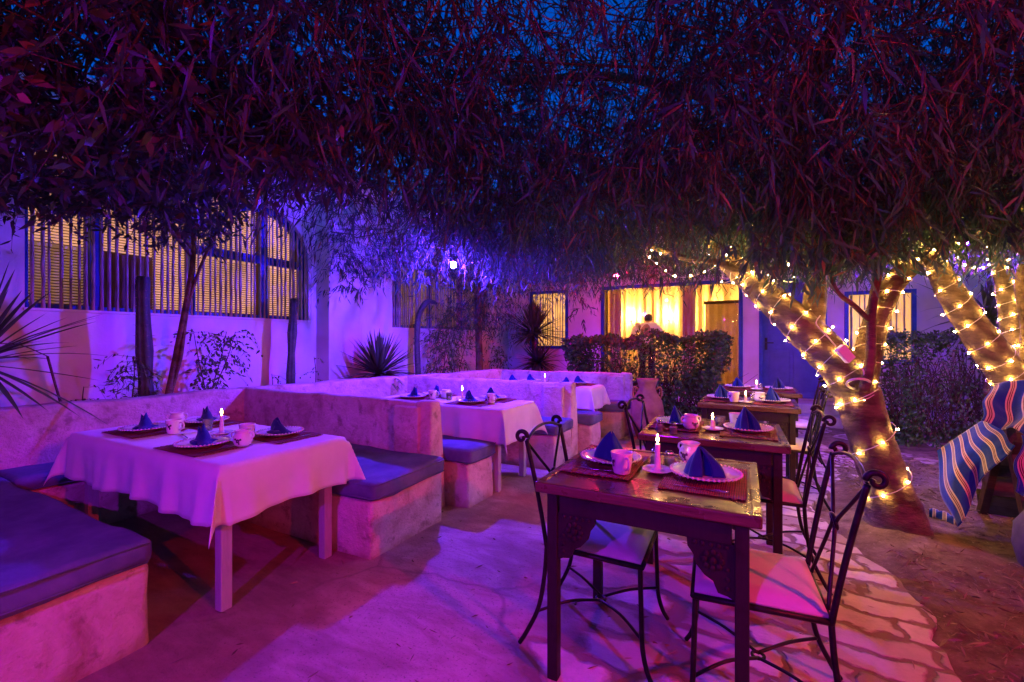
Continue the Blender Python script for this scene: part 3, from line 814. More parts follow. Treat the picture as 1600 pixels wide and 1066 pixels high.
bed = G(); bed.add([(-5.04, 4.45, .5), (-4.66, 2.8, .5), (-4.2, 4.8, .5), (-3.76, 6.6, .5), (-3.76, 9.2, .5), (-5.04, 9.2, .5), (-5.04, 4.45, -.05), (-4.66, 2.8, -.05), (-4.2, 4.8, -.05), (-3.76, 6.6, -.05), (-3.76, 9.2, -.05), (-5.04, 9.2, -.05)],
   [(0, 1, 2, 3, 4, 5), (0, 6, 7, 1), (1, 7, 8, 2), (2, 8, 9, 3), (3, 9, 10, 4), (4, 10, 11, 5), (5, 11, 6, 0)])
bed.build('planting_bed', 'dirt')['kind'] = 'structure'

# ================================================================== TABLES AND CHAIRS
def cloth_table(cx, cy, a, b, h, lab, clab, seed, d=.27):
    t = empty('cloth_table', (cx, cy, 0), 0, lab, 'table', 'cloth covered tables in the booths')
    g = G(); g.box(-a / 2 + .012, a / 2 - .012, -b / 2 + .012, b / 2 - .012, h - .034, h - .006); g.build('tabletop', 'grey_leg_wood', t, bevel=.004)
    g = G()
    for sx in (-1, 1):
        g.box(sx * (a / 2 - .09) - .012, sx * (a / 2 - .09) + .012, -b / 2 + .1, b / 2 - .1, h - .12, h - .035)
    for sy in (-1, 1): g.box(-a / 2 + .103, a / 2 - .103, sy * (b / 2 - .07) - .011, sy * (b / 2 - .07) + .011, h - .12, h - .0351)
    g.build('apron', 'grey_leg_wood', t)
    for sx in (-1, 1):
        for sy in (-1, 1):
            x, y = sx * (a / 2 - .085), sy * (b / 2 - .065)
            G().box(x - .027, x + .027, y - .027, y + .027, 0.0, h - .035).build('leg', 'grey_leg_wood', t, bevel=.004)
    # cloth: top + skirt with soft folds; cloth at the corners falls in a point
    g = G(); rnd = random.Random(seed); ph = [rnd.uniform(0, 6) for _ in range(6)]
    step = .022
    nx = int((a + 2 * d) / step); ny = int((b + 2 * d) / step)
    for j in range(ny + 1):
        for i in range(nx + 1):
            u = -a / 2 - d + (a + 2 * d) * i / nx; v = -b / 2 - d + (b + 2 * d) * j / ny
            ex = max(0, abs(u) - a / 2); ey = max(0, abs(v) - b / 2); su = 1 if u > 0 else -1; sv = 1 if v > 0 else -1
            cxn, cyn = max(-a / 2, min(a / 2, u)), max(-b / 2, min(b / 2, v))
            x, y, z = cxn, cyn, h
            if ex > 0 and ey > 0:
                rho = math.hypot(ex, ey); ph_ = math.atan2(ey, ex); s2 = math.sin(2 * ph_)
                pinch = math.sin(4 * ph_) * .10
                w = .33 * s2 ** 1.3
                ox = (su * .7071) * w * rho + su * .02 * math.cos(ph_) * min(1, rho / .05) - su * .5 * pinch * rho * .5
                oy = (sv * .7071) * w * rho + sv * .02 * math.sin(ph_) * min(1, rho / .05) + sv * .5 * pinch * rho * .5
                x += ox; y += oy; z -= rho * math.sqrt(max(.1, 1 - w * w)) * (1 - .10 * s2)
            elif ex > 0 or ey > 0:
                e = ex + ey; s = v if ex > 0 else u; k = e / d
                fold = (.017 * math.sin(s * 17 + ph[0] + 1.3 * math.sin(s * 5 + ph[1])) + .007 * math.sin(s * 41 + ph[2]) + .006 * math.sin(s * 7 + ph[4])) * k ** 1.2
                out = .006 + .014 * min(1, e / .04) + fold + .012 * k
                if ex > 0: x += su * out
                else: y += sv * out
                z -= e - .012 * k * math.sin(s * 6 + ph[3])
            if ex == 0 and ey == 0:
                z += .0018 * noise.noise(Vector((u * 9, v * 9, seed))) + .0022 * math.exp(-((u - .02) / .008) ** 2) + .0022 * math.exp(-((abs(u) - a * .26) / .008) ** 2) + .002 * math.exp(-(v / .008) ** 2)
            g.v.append((x, y, z))
    for j in range(ny):
        for i in range(nx):
            q = j * (nx + 1) + i; g.f.append((q, q + 1, q + nx + 2, q + nx + 1))
    o = g.build('tablecloth', 'white_linen', None, smooth=True, solid=.0022); o.location = (cx, cy, 0)
    tag(o, clab, 'tablecloth', 'white tablecloths on the booth tables')
    return t
CT = {'near': (-2.985, 1.56, 1.62, .72, .72), 'mid': (-2.60, 3.61, 1.50, .62, .72), 'far': (-2.41, 5.55, 1.36, .54, .72)}
cloth_table(*CT['near'], 'pale legged table under the white cloth in the nearest booth', 'white tablecloth hanging over the nearest booth table', 1)
cloth_table(*CT['mid'], 'pale legged table under the white cloth in the middle booth', 'white tablecloth hanging over the middle booth table', 2, .29)
cloth_table(*CT['far'], 'pale legged table under the white cloth in the farthest booth', 'white tablecloth hanging over the farthest booth table', 3)

def make_wood_table():
    t = empty('wooden_table', (0, 0, 0))
    a, b, h = .74, .68, .76
    g = G(); g.box(-a / 2, a / 2, -b / 2, b / 2, h - .030, h); g.build('tabletop', 'table_wood', t, bevel=.007, seg=3)
    g = G()   # raised rim moulding round the top
    w = .022
    g.box(-a / 2 - .010, a / 2 + .010, -b / 2 - .010, -b / 2 + w, h - .036, h + .0035); g.box(-a / 2 - .010, a / 2 + .010, b / 2 - w, b / 2 + .010, h - .036, h + .0035)
    g.box(-a / 2 - .010, -a / 2 + w, -b / 2 + w, b / 2 - w, h - .0355, h + .0032); g.box(a / 2 - w, a / 2 + .010, -b / 2 + w, b / 2 - w, h - .0355, h + .0032)
    g.build('edge_moulding', 'table_wood', t, bevel=.006, seg=3)
    g = G(); k = .028
    g.box(-a / 2 + .075, a / 2 - .075, -b / 2 + k, -b / 2 + k + .02, h - .115, h - .037); g.box(-a / 2 + .075, a / 2 - .075, b / 2 - k - .02, b / 2 - k, h - .115, h - .037)
    g.box(-a / 2 + k, -a / 2 + k + .02, -b / 2 + .07, b / 2 - .07, h - .114, h - .037); g.box(a / 2 - k - .02, a / 2 - k, -b / 2 + .07, b / 2 - .07, h - .114, h - .037)
    g.build('apron', 'leg_wood', t, bevel=.003)
    for sx in (-1, 1):
        for sy in (-1, 1):
            x, y = sx * (a / 2 - .046), sy * (b / 2 - .046)
            G().box(x - .021, x + .021, y - .021, y + .021, 0, h - .0365).build('leg', 'leg_wood', t, bevel=.004)
            g = G()   # carved corner bracket
            W_, H_ = .145, .17
            prof = [(0, 0), (W_, 0), (W_ * .98, -.03), (W_ * .85, -.055), (W_ * .80, -.085), (W_ * .62, -.115), (W_ * .44, -.13), (W_ * .34, -.165), (W_ * .14, -H_), (0, -H_ - .01)]
            m = Matrix(((-sx, 0, 0, x - sx * .021), (0, 0, 1, y - .010), (0, 1, 0, h - .1155), (0, 0, 0, 1)))
            if sx > 0: pr_ = prof
            else: pr_ = list(reversed(prof))
            g.prism(pr_, .020, m)
            yy = y - .012 if sy < 0 else y + .012
            fc = (x - sx * (.026 + .060), yy, h - .1155 - .062)
            for kx in range(8):
                an = kx * PI / 4
                g.ball((fc[0] + .026 * math.cos(an), yy, fc[2] + .026 * math.sin(an)), .011, 6, (1, .5, 1))
            g.ball(fc, .013, 6, (1, .7, 1))
            for q in range(5): g.ball((x - sx * (.045 + .024 * q), yy, h - .128), .008, 6, (1, .6, 1))
            for q in range(3): g.ball((x - sx * .042, yy, h - .20 - .03 * q), .008, 6, (1, .6, 1))
            g.build('carved_bracket', 'leg_wood', t, bevel=.002)
    return t
wt = make_wood_table()
WT = [(-.35, 1.905), (-.205, 3.005), (-.02, 4.52), (.08, 5.68)]
wlabs = ['dark carved wooden table nearest the camera', 'dark carved wooden table second from the front', 'dark carved wooden table third from the front', 'dark carved wooden table farthest from the camera, before the door steps']
for i, ((x, y), lb) in enumerate(zip(WT, wlabs)):
    o = wt if i == 0 else copy_tree(wt)
    put(o, (x, y, 0), math.radians([0.6, 1.5, -1, 1][i]), lb, 'wooden tables along the flagstones'); o['category'] = 'table'

def curve(pts, n=6):
    """Catmull-Rom through pts"""
    P = [Vector(p) for p in pts]; out = []
    for i in range(len(P) - 1):
        p0 = P[max(i - 1, 0)]; p1, p2 = P[i], P[i + 1]; p3 = P[min(i + 2, len(P) - 1)]
        for k in range(n):
            f = k / n
            out.append(.5 * ((2 * p1) + (-p0 + p2) * f + (2 * p0 - 5 * p1 + 4 * p2 - p3) * f * f + (-p0 + 3 * p1 - 3 * p2 + p3) * f ** 3))
    return out + [P[-1]]
def make_chair():
    t = empty('iron_chair', (0, 0, 0))
    R_ = .0095
    g = G()   # seat pad, slightly domed
    n = 12
    for j in range(n + 1):
        for i in range(n + 1):
            u, v = i / n, j / n; x = .004 + .384 * u; w = .188 + .012 * u
            e = min(u, 1 - u, v, 1 - v)
            g.v.append((x, w * (2 * v - 1), .452 + .026 * min(1, (e * 7)) ** .5 + .010 * math.sin(PI * u) * math.sin(PI * v)))
    for j in range(n):
        for i in range(n):
            q = j * (n + 1) + i; g.f.append((q, q + 1, q + n + 2, q + n + 1))
    b0 = len(g.v)
    g.v += [(.004, -.188, .440), (.388, -.2, .440), (.388, .2, .440), (.004, .188, .440)]
    g.f.append((b0 + 3, b0 + 2, b0 + 1, b0))
    g.f.append(tuple(range(n, -1, -1)) + (b0, b0 + 1)); g.f.append(tuple(n * (n + 1) + i for i in range(n + 1)) + (b0 + 2, b0 + 3))
    g.f.append(tuple(j * (n + 1) for j in range(n + 1)) + (b0 + 3, b0)); g.f.append(tuple((n - j) * (n + 1) + n for j in range(n + 1)) + (b0 + 1, b0 + 2))
    g.build('seat', 'seat_cloth', t, smooth=True)
    g = G()
    ring = [(.0, -.19), (.392, -.203), (.392, .203), (.0, .19), (.0, -.19)]
    for (xa, ya), (xb, yb) in zip(ring, ring[1:]): g.tube([(xa, ya, .432), (xb, yb, .432)], .0105, 8)
    g.build('seat_frame', 'iron', t, smooth=True)
    for s in (-1, 1):
        G().tube(curve([(.385, s * .20, .435), (.39, s * .203, .25), (.395, s * .207, .13), (.412, s * .216, .055), (.435, s * .226, .0095)]), R_, 8).build('leg', 'iron', t, smooth=True)
        G().tube(curve([(-.002, s * .192, .435), (-.012, s * .196, .30), (-.035, s * .205, .17), (-.085, s * .215, .06), (-.115, s * .222, .0095)]), R_, 8).build('leg', 'iron', t, smooth=True)
        g = G()
        g.tube(curve([(-.002, s * .192, .425), (-.022, s * .195, .55), (-.054, s * .202, .72), (-.088, s * .208, .875)]), .0098, 8)
        sc_ = []
        for k in range(22):   # scroll at the top, rolled outward to the back
            a_ = PI * .1 + k / 21 * 2.15 * PI; r_ = .026 * (1 - .55 * k / 21)
            sc_.append((-.088 - .022 + r_ * math.cos(a_ - .4) * 1.0, s * (.208 + .012 * k / 21), .878 + .012 + r_ * math.sin(a_ - .4)))
        g.tube(sc_, [.0105 - .003 * k / 21 for k in range(22)], 7)
        g.build('back_post', 'iron', t, smooth=True)
    g = G()
    g.tube(curve([(-.088, -.206, .870), (-.098, -.11, .898), (-.102, 0, .908), (-.098, .11, .898), (-.088, .206, .870)]), .0070, 7)
    for s in (-1, 1):
        g.tube(curve([(-.084, s * .203, .862), (-.068, s * .112, .778), (-.050, s * .022, .690), (-.042, s * .034, .640), (-.024, s * .082, .54), (-.006, s * .130, .44)], 4), .0064, 7)
    rg = [(-.049 + .006 * math.sin(k * PI / 8), .024 * math.cos(k * PI / 8), .684 + .024 * math.sin(k * PI / 8)) for k in range(17)]
    g.tube(rg, .007, 6, cap=False)
    g.build('back_lattice', 'iron', t, smooth=True)
    g = G()
    for (x, y) in ((.395, -.206), (.395, .206), (-.040, -.206), (-.040, .206)):
        g.tube(curve([(x, y, .155), ((x + .18) / 2, y * .5, .172), (.18, y * .07, .158)]), .0062, 6)
    g.tube([(.18 + .02 * math.cos(k * PI / 8), .02 * math.sin(k * PI / 8), .158) for k in range(17)], .006, 6, cap=False)
    g.build('stretcher', 'iron', t, smooth=True)
    return t
ch = make_chair()
chairs = [(-.765, 1.935, 2, 'wrought iron chair on the left side of the nearest wooden table'),
          (.205, 1.87, 184, 'wrought iron chair on the right side of the nearest wooden table'),
          (.245, 2.99, 181, 'wrought iron chair on the right side of the second wooden table, before the tree trunk'),
          (-.60, 3.05, -3, 'wrought iron chair on the left side of the second wooden table'),
          (.43, 4.36, 179, 'wrought iron chair on the right side of the third wooden table'),
          (.56, 5.45, 182, 'wrought iron chair on the right side of the farthest wooden table')]
for i, (x, y, a, lb) in enumerate(chairs):
    o = ch if i == 0 else copy_tree(ch)
    put(o, (x, y, .0), math.radians(a), lb, 'wrought iron chairs with scrolled backs'); o['category'] = 'chair'

# ================================================================== TABLEWARE
mesh_cache = {}
def inst(key, builder, name, loc, rz, label, cat, group=None, tilt=None, scale=1.0):
    if key not in mesh_cache:
        o = builder(); mesh_cache[key] = o
    else: o = copy_tree(mesh_cache[key])
    o.name = name
    o.location = loc; o.rotation_euler = (0, 0, rz); o.scale = (scale,) * 3
    tag(o, label, cat, group); return o
def b_plate():
    g = G()
    prof = [(0, .006), (.075, .006), (.090, .011), (.112, .019), (.127, .023), (.128, .026), (.112, .0225), (.088, .0145), (.074, .010), (0, .010)]
    g.lathe(prof, 72, mod=lambda a, r, z: 1 + (.022 * math.cos(a * 30) if r > .12 else 0))
    g.lathe([(.05, 0), (.056, .0), (.056, .007), (.05, .007)], 32)
    o = g.build('plate', 'china', smooth=True)
    g = G()
    for k in range(44):
        a = 2 * PI * k / 44; g.ball((.1275 * math.cos(a), .1275 * math.sin(a), .0255), .0056, 6)
    g.build('beaded_rim', 'china', o, smooth=True)
    return o
def b_placemat():
    g = G(); w, d = .40, .29; nx, ny = 26, 40; rnd = random.Random(3)
    ex = [rnd.uniform(-.006, .006) for _ in range(ny + 1)], [rnd.uniform(-.006, .006) for _ in range(ny + 1)]
    for j in range(ny + 1):
        for i in range(nx + 1):
            x = -w / 2 + w * i / nx
            if i == 0: x += ex[0][j]
            if i == nx: x += ex[1][j]
            g.v.append((x, -d / 2 + d * j / ny, .0035 + .0012 * (j % 2) + .0009 * math.sin(x * 40)))
    for j in range(ny):
        for i in range(nx):
            q = j * (nx + 1) + i; g.f.append((q, q + 1, q + nx + 2, q + nx + 1))
    return g.build('placemat', 'placemat_straw', smooth=False, solid=.003)
def sheet(fn, nu, nv):
    g = G()
    for j in range(nv + 1):
        for i in range(nu + 1): g.v.append(fn(i / nu, j / nv))
    for j in range(nv):
        for i in range(nu):
            q = j * (nu + 1) + i; g.f.append((q, q + 1, q + nu + 2, q + nu + 1))
    return g
def b_napkin_tent(mat):
    """standing pyramid fold: two wings leaning together with an open slit at the front"""
    def fn(u, v):
        # u runs round the base from front-left, behind, to front-right; v from the base to the peak
        a = math.radians(-78) + u * math.radians(336 - 0)
        a = math.radians(-90 + 14) + u * math.radians(332)
        sq = 1 / max(abs(math.cos(a)) ** 1.1, abs(math.sin(a)) ** 1.1, .74)
        bul = (1 - v) ** .80 * (1 + .10 * math.sin(PI * v))
        r = .056 * sq * bul + .004
        rip = 1 + (.16 * abs(math.sin(a * 1.5 + 1.0)) - .06 + .08 * abs(math.sin(a * 2.5 + v * 2))) * (1 - v)
        lean = -.018 * v * v
        return (r * math.cos(a) * 1.12 * rip + lean, r * math.sin(a) * .60 * rip + .016 * v, .128 * v ** .86 * (1 + .04 * math.sin(a * 2) * v))
    g = sheet(fn, 40, 14)
    # inner fold seen through the slit
    g2 = sheet(lambda u, v: ((u - .5) * .062 * (1 - v), -.026 * (1 - v) + .014 - .03 * abs(u - .5) + .016 * v, .112 * v ** .9), 8, 8)
    g.add(g2.v, g2.f)
    return g.build('napkin', mat, smooth=True, solid=.0028)
def b_napkin_fan(mat):
    """rolled fold: a rounded upright lobe with a long tail sloping to one side"""
    def lobe(u, v):
        a = PI * (u - .5)
        return (-.024 + .044 * math.sin(a) * math.sqrt(max(0.0, 1 - .80 * v ** 3)), .030 * math.cos(a) * (1 - .5 * v) - .012 * v, .120 * v * (1 - .45 * (2 * u - 1) ** 2))
    g = sheet(lobe, 18, 12)
    def back(u, v):
        a = PI * (u - .5)
        return (-.022 + .042 * math.sin(a) * math.sqrt(max(0.0, 1 - .80 * v ** 3)), -.028 * math.cos(a) * (1 - .5 * v) - .004 * v, .108 * v * (1 - .45 * (2 * u - 1) ** 2))
    q = sheet(back, 18, 12); g.add(q.v, q.f)
    def tail(u, v):
        x = -.02 + .115 * u
        return (x, (.034 - .012 * u) * (2 * v - 1), .004 + (.090 * (1 - u) ** 1.25) * (1 - (2 * v - 1) ** 2 * .85) + .004 * math.sin(u * 9))
    q = sheet(tail, 14, 10); g.add(q.v, q.f)
    def skirt(u, v):
        a = 2 * PI * u; r = .034 + .020 * v + .008 * v * math.sin(a * 5)
        return (-.01 + r * math.cos(a) * 1.15, r * math.sin(a), .012 + .016 * (1 - v) + .005 * math.sin(a * 5 + 1) * v)
    q = sheet(skirt, 40, 4); g.add(q.v, q.f)
    return g.build('napkin', mat, smooth=True, solid=.0028)
def b_mug():
    g = G()
    g.lathe([(0, .004), (.024, .004), (.030, .0), (.033, .004), (.036, .02), (.040, .05), (.043, .078), (.0445, .085), (.042, .086), (.0395, .078), (.036, .04), (.030, .012), (0, .010)], 32)
    o = g.build('mug', 'china', smooth=True)
    g = G(); g.tube(curve([(.039, 0, .068), (.058, 0, .070), (.067, 0, .052), (.060, 0, .032), (.037, 0, .024)]), .0055, 8); g.build('handle', 'china', o, smooth=True)
    g = G()
    for s in (-1, 1):
        for (dy, z, r) in ((0, .05, .010), (.012, .056, .006), (-.010, .060, .006), (.004, .036, .006), (-.004, .068, .004)):
            g.ball((.004 + dy, s * (.0395 + (z - .05) * .1), z), r, 6, (1, .16, 1))
    for v in range(len(g.v)):
        pass
    gg = G(); gg.add([(x, y, z) for x, y, z in g.v], g.f); gg.build('painted_motif', 'china_motif', o, smooth=True)
    return o
def b_pot():
    g = G()
    g.lathe([(0, .003), (.026, .003), (.030, .0), (.040, .012), (.048, .032), (.045, .055), (.036, .070), (.036, .078), (.042, .086), (.039, .087), (.033, .078), (.033, .068), (.040, .05), (.040, .03), (.025, .012), (0, .01)], 32)
    o = g.build('sugar_bowl', 'china', smooth=True)
    for s in (1, -1):
        G().tube(curve([(s * .036, 0, .070), (s * .054, 0, .074), (s * .060, 0, .055), (s * .046, 0, .040)]), .0045, 8).build('handle', 'china', o, smooth=True)
    g = G()
    for s in (-1, 1):
        for (dx, z, r) in ((0, .034, .011), (.014, .042, .006), (-.013, .044, .006), (.006, .020, .005)):
            g.ball((dx, s * .0465, z), r, 6, (1, .14, 1))
    g.build('painted_motif', 'china_motif', o, smooth=True)
    return o
def b_candle(hc):
    t = empty('candle', (0, 0, 0))
    g = G(); g.lathe([(0, .003), (.040, .003), (.052, .010), (.062, .014), (.0625, .017), (.050, .0135), (.038, .008), (.016, .008), (.014, .022), (.011, .022), (.0, .012)], 40); g.build('saucer', 'china', t, smooth=True)
    g = G(); g.lathe([(0, .010), (.0135, .010), (.0125, .03), (.0105, hc * .6), (.0098, hc), (.007, hc + .003), (0, hc)], 18, mod=lambda a, r, z: 1 + .05 * math.sin(a * 3 + z * 60)); g.build('wax_stick', 'wax', t, smooth=True)
    G().tube([(0, 0, hc), (.0006, 0, hc + .010)], .0011, 5).build('wick', 'black_plastic', t)
    g = G(); z0 = hc + .007; g.lathe([(0, z0), (.0042, z0 + .006), (.0055, z0 + .013), (.0036, z0 + .024), (.0012, z0 + .034), (0, z0 + .038)], 12); g.build('flame', 'flame', t, smooth=True)
    return t
def b_shaker():
    t = empty('salt_shaker', (0, 0, 0))
    g = G(); g.lathe([(0, .0), (.019, .0), (.021, .004), (.021, .036), (.016, .048), (.016, .054), (.0, .054)], 20); g.build('glass_body', 'clear_glass', t, smooth=True)
    g = G(); g.lathe([(0, .004), (.0175, .004), (.0175, .030), (0, .031)], 16); g.build('salt_fill', 'white_linen', t, smooth=True)
    g = G(); g.lathe([(.0175, .049), (.0175, .060), (.013, .067), (0, .069)], 20); g.build('metal_cap', 'steel', t, smooth=True)
    return t
def b_tumbler():
    g = G(); g.lathe([(0, .0), (.026, .0), (.029, .07), (.0275, .07), (.0245, .006), (0, .006)], 24)
    return g.build('drinking_glass', 'clear_glass', smooth=True)
def b_fork():
    g = G(); g.add([], [])
    g.prism([(-.004, -.095), (.004, -.095), (.003, .02), (.010, .035), (.010, .045), (-.010, .045), (-.010, .035), (-.003, .02)], .0018, Matrix.Identity(4))
    for k in range(4): g.box(-.010 + k * .0057, -.007 + k * .0057, .045, .088, 0.0001, .0017)
    return g.build('fork', 'steel', bevel=.0004)
def b_knife():
    g = G(); g.prism([(-.005, -.10), (.005, -.10), (.004, .01), (.008, .03), (.008, .085), (0, .105), (-.006, .06), (-.005, .01)], .0018, Matrix.Identity(4))
    return g.build('knife', 'steel', bevel=.0004)
def b_spoon():
    g = G(); g.tube([(0, -.09, .002), (0, 0, .003), (0, .04, .0025)], .0028, 6); g.ball((0, .062, .004), .016, 8, (.95, 1.45, .2))
    return g.build('spoon', 'steel', smooth=True)

def setting(x, y, z, face, where, nap='tent', dark=False, plate_off=(0, 0), cutlery=True, mat=True, nap_rot=0.0, blue='blue'):
    """one place setting: face = direction in degrees from the plate towards the diner"""
    a = math.radians(face); r = a + PI / 2
    f = Vector((math.cos(a), math.sin(a), 0)); s = Vector((-f.y, f.x, 0))
    if mat:
        inst('placemat', b_placemat, 'placemat', (x, y, z), r, 'dark red woven placemat ' + where, 'placemat', 'red woven placemats')
        z += .0065
    px, py = x + f.x * plate_off[0] + s.x * plate_off[1], y + f.y * plate_off[0] + s.y * plate_off[1]
    inst('plate', b_plate, 'plate', (px, py, z), random.uniform(0, 3), 'beaded white plate ' + where, 'plate', 'beaded plates')
    m_ = 'napkin_dark' if dark else 'napkin_blue'
    key = nap + m_
    inst(key, lambda: (b_napkin_tent if nap == 'tent' else b_napkin_fan)(m_), 'napkin', (px, py, z + .011), math.radians(nap_rot), ('dark navy' if dark else 'royal blue') + ' napkin on the plate ' + where, 'napkin', 'folded napkins on the plates').scale = (random.uniform(.76, .98), random.uniform(.76, .98), random.uniform(.78, 1.02)) if nap == 'tent' else (random.uniform(1.0, 1.15), random.uniform(1.0, 1.15), random.uniform(.78, .92))
    if cutlery:
        for nm, bd, off in (('fork', b_fork, -.158), ('knife', b_knife, .158)):
            p = Vector((px, py, 0)) + s * off
            inst(nm, bd, nm, (p.x, p.y, z + .002), a - PI / 2 + random.uniform(-.05, .05), f'steel {nm} ' + where, nm, f'steel {nm}s at the settings')
Zc = .724; Zw = .762
# nearest booth table
N_ = 'on the nearest white-clothed table'
setting(-3.40, 1.42, Zc, -90, 'at the near left of the nearest white-clothed table', 'fan', nap_rot=-30)
setting(-2.62, 1.36, Zc, -90, 'at the near right of the nearest white-clothed table', 'fan', nap_rot=-25)
setting(-3.34, 1.76, Zc, 90, 'at the far left of the nearest white-clothed table', 'fan', True, nap_rot=-20)
setting(-2.52, 1.74, Zc, 90, 'at the far right of the nearest white-clothed table', 'fan', True, nap_rot=10)
inst('mug', b_mug, 'mug', (-3.16, 1.47, Zc + .002), .4, 'painted mug beside the near left plate ' + N_, 'mug', 'painted mugs')
inst('pot', b_pot, 'sugar_bowl', (-3.46, 1.63, Zc + .002), .9, 'two-handled bowl behind the near left plate ' + N_, 'bowl', 'two handled bowls')
inst('pot', b_pot, 'sugar_bowl', (-2.43, 1.46, Zc + .008), .5, 'two-handled bowl at the right front ' + N_, 'bowl', 'two handled bowls')
inst('mug', b_mug, 'mug', (-2.62, 1.60, Zc + .002), -.6, 'painted mug standing behind the right front bowl ' + N_, 'mug', 'painted mugs')
inst('candle_tall', lambda: b_candle(.115), 'candle', (-2.88, 1.60, Zc), 0, 'tall lit candle on a saucer in the nearest booth', 'candle', 'lit candles')
inst('tumbler', b_tumbler, 'drinking_glass', (-3.09, 1.63, Zc), 0, 'small glass left of the candle ' + N_, 'glass', 'small glasses')
inst('spoon', b_spoon, 'spoon', (-3.02, 1.46, Zc + .001), 1.3, 'steel spoon lying on the bare cloth ' + N_, 'spoon')
# middle booth table
N_ = 'on the middle white-clothed table'
setting(-2.98, 3.50, Zc, -90, 'at the near left of the middle white-clothed table', 'fan', nap_rot=160, cutlery=False)
setting(-2.28, 3.48, Zc, -90, 'at the near right of the middle white-clothed table', 'fan', nap_rot=-10, cutlery=False)
setting(-2.92, 3.78, Zc, 90, 'at the far left of the middle white-clothed table', 'fan', nap_rot=150, cutlery=False)
setting(-2.22, 3.78, Zc, 90, 'at the far right of the middle white-clothed table', 'fan', nap_rot=0, cutlery=False)
inst('mug', b_mug, 'mug', (-2.78, 3.55, Zc + .002), .2, 'painted mug right of the near left plate ' + N_, 'mug', 'painted mugs')
inst('pot', b_pot, 'sugar_bowl', (-2.70, 3.66, Zc + .002), 1.2, 'two-handled bowl behind the mug ' + N_, 'bowl', 'two handled bowls')
inst('mug', b_mug, 'mug', (-2.10, 3.54, Zc + .008), -.3, 'painted mug right of the near right plate ' + N_, 'mug', 'painted mugs')
inst('candle_mid', lambda: b_candle(.085), 'candle', (-2.50, 3.66, Zc), 0, 'lit candle on a saucer in the middle booth', 'candle', 'lit candles')
inst('tumbler', b_tumbler, 'drinking_glass', (-2.60, 3.58, Zc), 0, 'small glass left of the candle ' + N_, 'glass', 'small glasses')
# farthest booth table
setting(-2.86, 5.44, Zc, -90, 'at the near left of the farthest white-clothed table', 'fan', nap_rot=30, cutlery=False)
setting(-2.72, 5.70, Zc, 90, 'at the far left of the farthest white-clothed table', 'fan', nap_rot=0, cutlery=False)
setting(-2.12, 5.44, Zc, -90, 'at the near right of the farthest white-clothed table', 'fan', nap_rot=170, cutlery=False)
setting(-2.00, 5.68, Zc, 90, 'at the far right of the farthest white-clothed table', 'fan', nap_rot=0, cutlery=False)
inst('candle_mid', None, 'candle', (-2.46, 5.58, Zc), 0, 'lit candle on a saucer in the farthest booth', 'candle', 'lit candles')
# wooden tables: diners sit left (180) and right (0)
for i, w in enumerate(('nearest wooden table', 'second wooden table', 'third wooden table', 'farthest wooden table')):
    x, y = WT[i]
    setting(x - .205, y + .02, Zw, 180, 'on the left of the ' + w, 'tent', nap_rot=(155, 80, 20, 0)[i], plate_off=(-.0, 0) if i else (-.01, -.03), cutlery=i < 3)
    setting(x + .195, y - .01, Zw, 0, 'on the right of the ' + w, 'tent', dark=(i == 3), nap_rot=(18, 30, 60, 0)[i], cutlery=i < 3)
N_ = 'on the nearest wooden table'
inst('mug', b_mug, 'mug', (-.455, 1.795, Zw + .008), -.9, 'painted mug on the left placemat of the nearest wooden table', 'mug', 'painted mugs')
inst('candle_tall', None, 'candle', (-.335, 1.90, Zw), 0, 'tall lit candle on a saucer ' + N_, 'candle', 'lit candles')
inst('shaker', b_shaker, 'salt_shaker', (-.365, 2.02, Zw + .001), 0, 'glass shaker behind the candle ' + N_, 'shaker', 'glass salt shakers')
inst('shaker', b_shaker, 'salt_shaker', (-.305, 2.01, Zw + .001), 1, 'glass shaker right of the candle ' + N_, 'shaker', 'glass salt shakers')
inst('pot', b_pot, 'sugar_bowl', (-.235, 2.13, Zw + .001), -.5, 'two-handled bowl behind the right plate ' + N_, 'bowl', 'two handled bowls')
N_ = 'on the second wooden table'
inst('shaker', b_shaker, 'salt_shaker', (-.475, 2.76, Zw + .001), 0, 'left glass shaker at the front corner ' + N_, 'shaker', 'glass salt shakers')
inst('shaker', b_shaker, 'salt_shaker', (-.395, 2.74, Zw + .001), 0, 'right glass shaker at the front edge ' + N_, 'shaker', 'glass salt shakers')
inst('pot', b_pot, 'sugar_bowl', (-.315, 2.89, Zw + .008), .6, 'two-handled bowl on the left placemat ' + N_, 'bowl', 'two handled bowls')
inst('candle_low', lambda: b_candle(.062), 'candle', (-.20, 2.95, Zw), 0, 'short lit candle on a saucer ' + N_, 'candle', 'lit candles')
inst('tumbler', b_tumbler, 'drinking_glass', (-.165, 3.07, Zw), 0, 'small glass behind the candle ' + N_, 'glass', 'small glasses')
inst('mug', b_mug, 'mug', (-.075, 3.12, Zw + .002), .3, 'painted mug between the candle and right plate ' + N_, 'mug', 'painted mugs')
N_ = 'on the third wooden table'
inst('mug', b_mug, 'mug', (-.125, 4.36, Zw + .008), 2.4, 'painted mug left of the candle ' + N_, 'mug', 'painted mugs')
inst('candle_low', None, 'candle', (-.035, 4.38, Zw), 0, 'short lit candle on a saucer ' + N_, 'candle', 'lit candles')
inst('shaker', b_shaker, 'salt_shaker', (.015, 4.50, Zw + .001), 0, 'glass shaker behind the candle ' + N_, 'shaker', 'glass salt shakers')
inst('pot', b_pot, 'sugar_bowl', (.075, 4.50, Zw + .002), .2, 'two-handled bowl right of the candle ' + N_, 'bowl', 'two handled bowls')
inst('candle_low', None, 'candle', (.06, 5.62, Zw), 0, 'short lit candle on a saucer on the farthest wooden table', 'candle', 'lit candles')
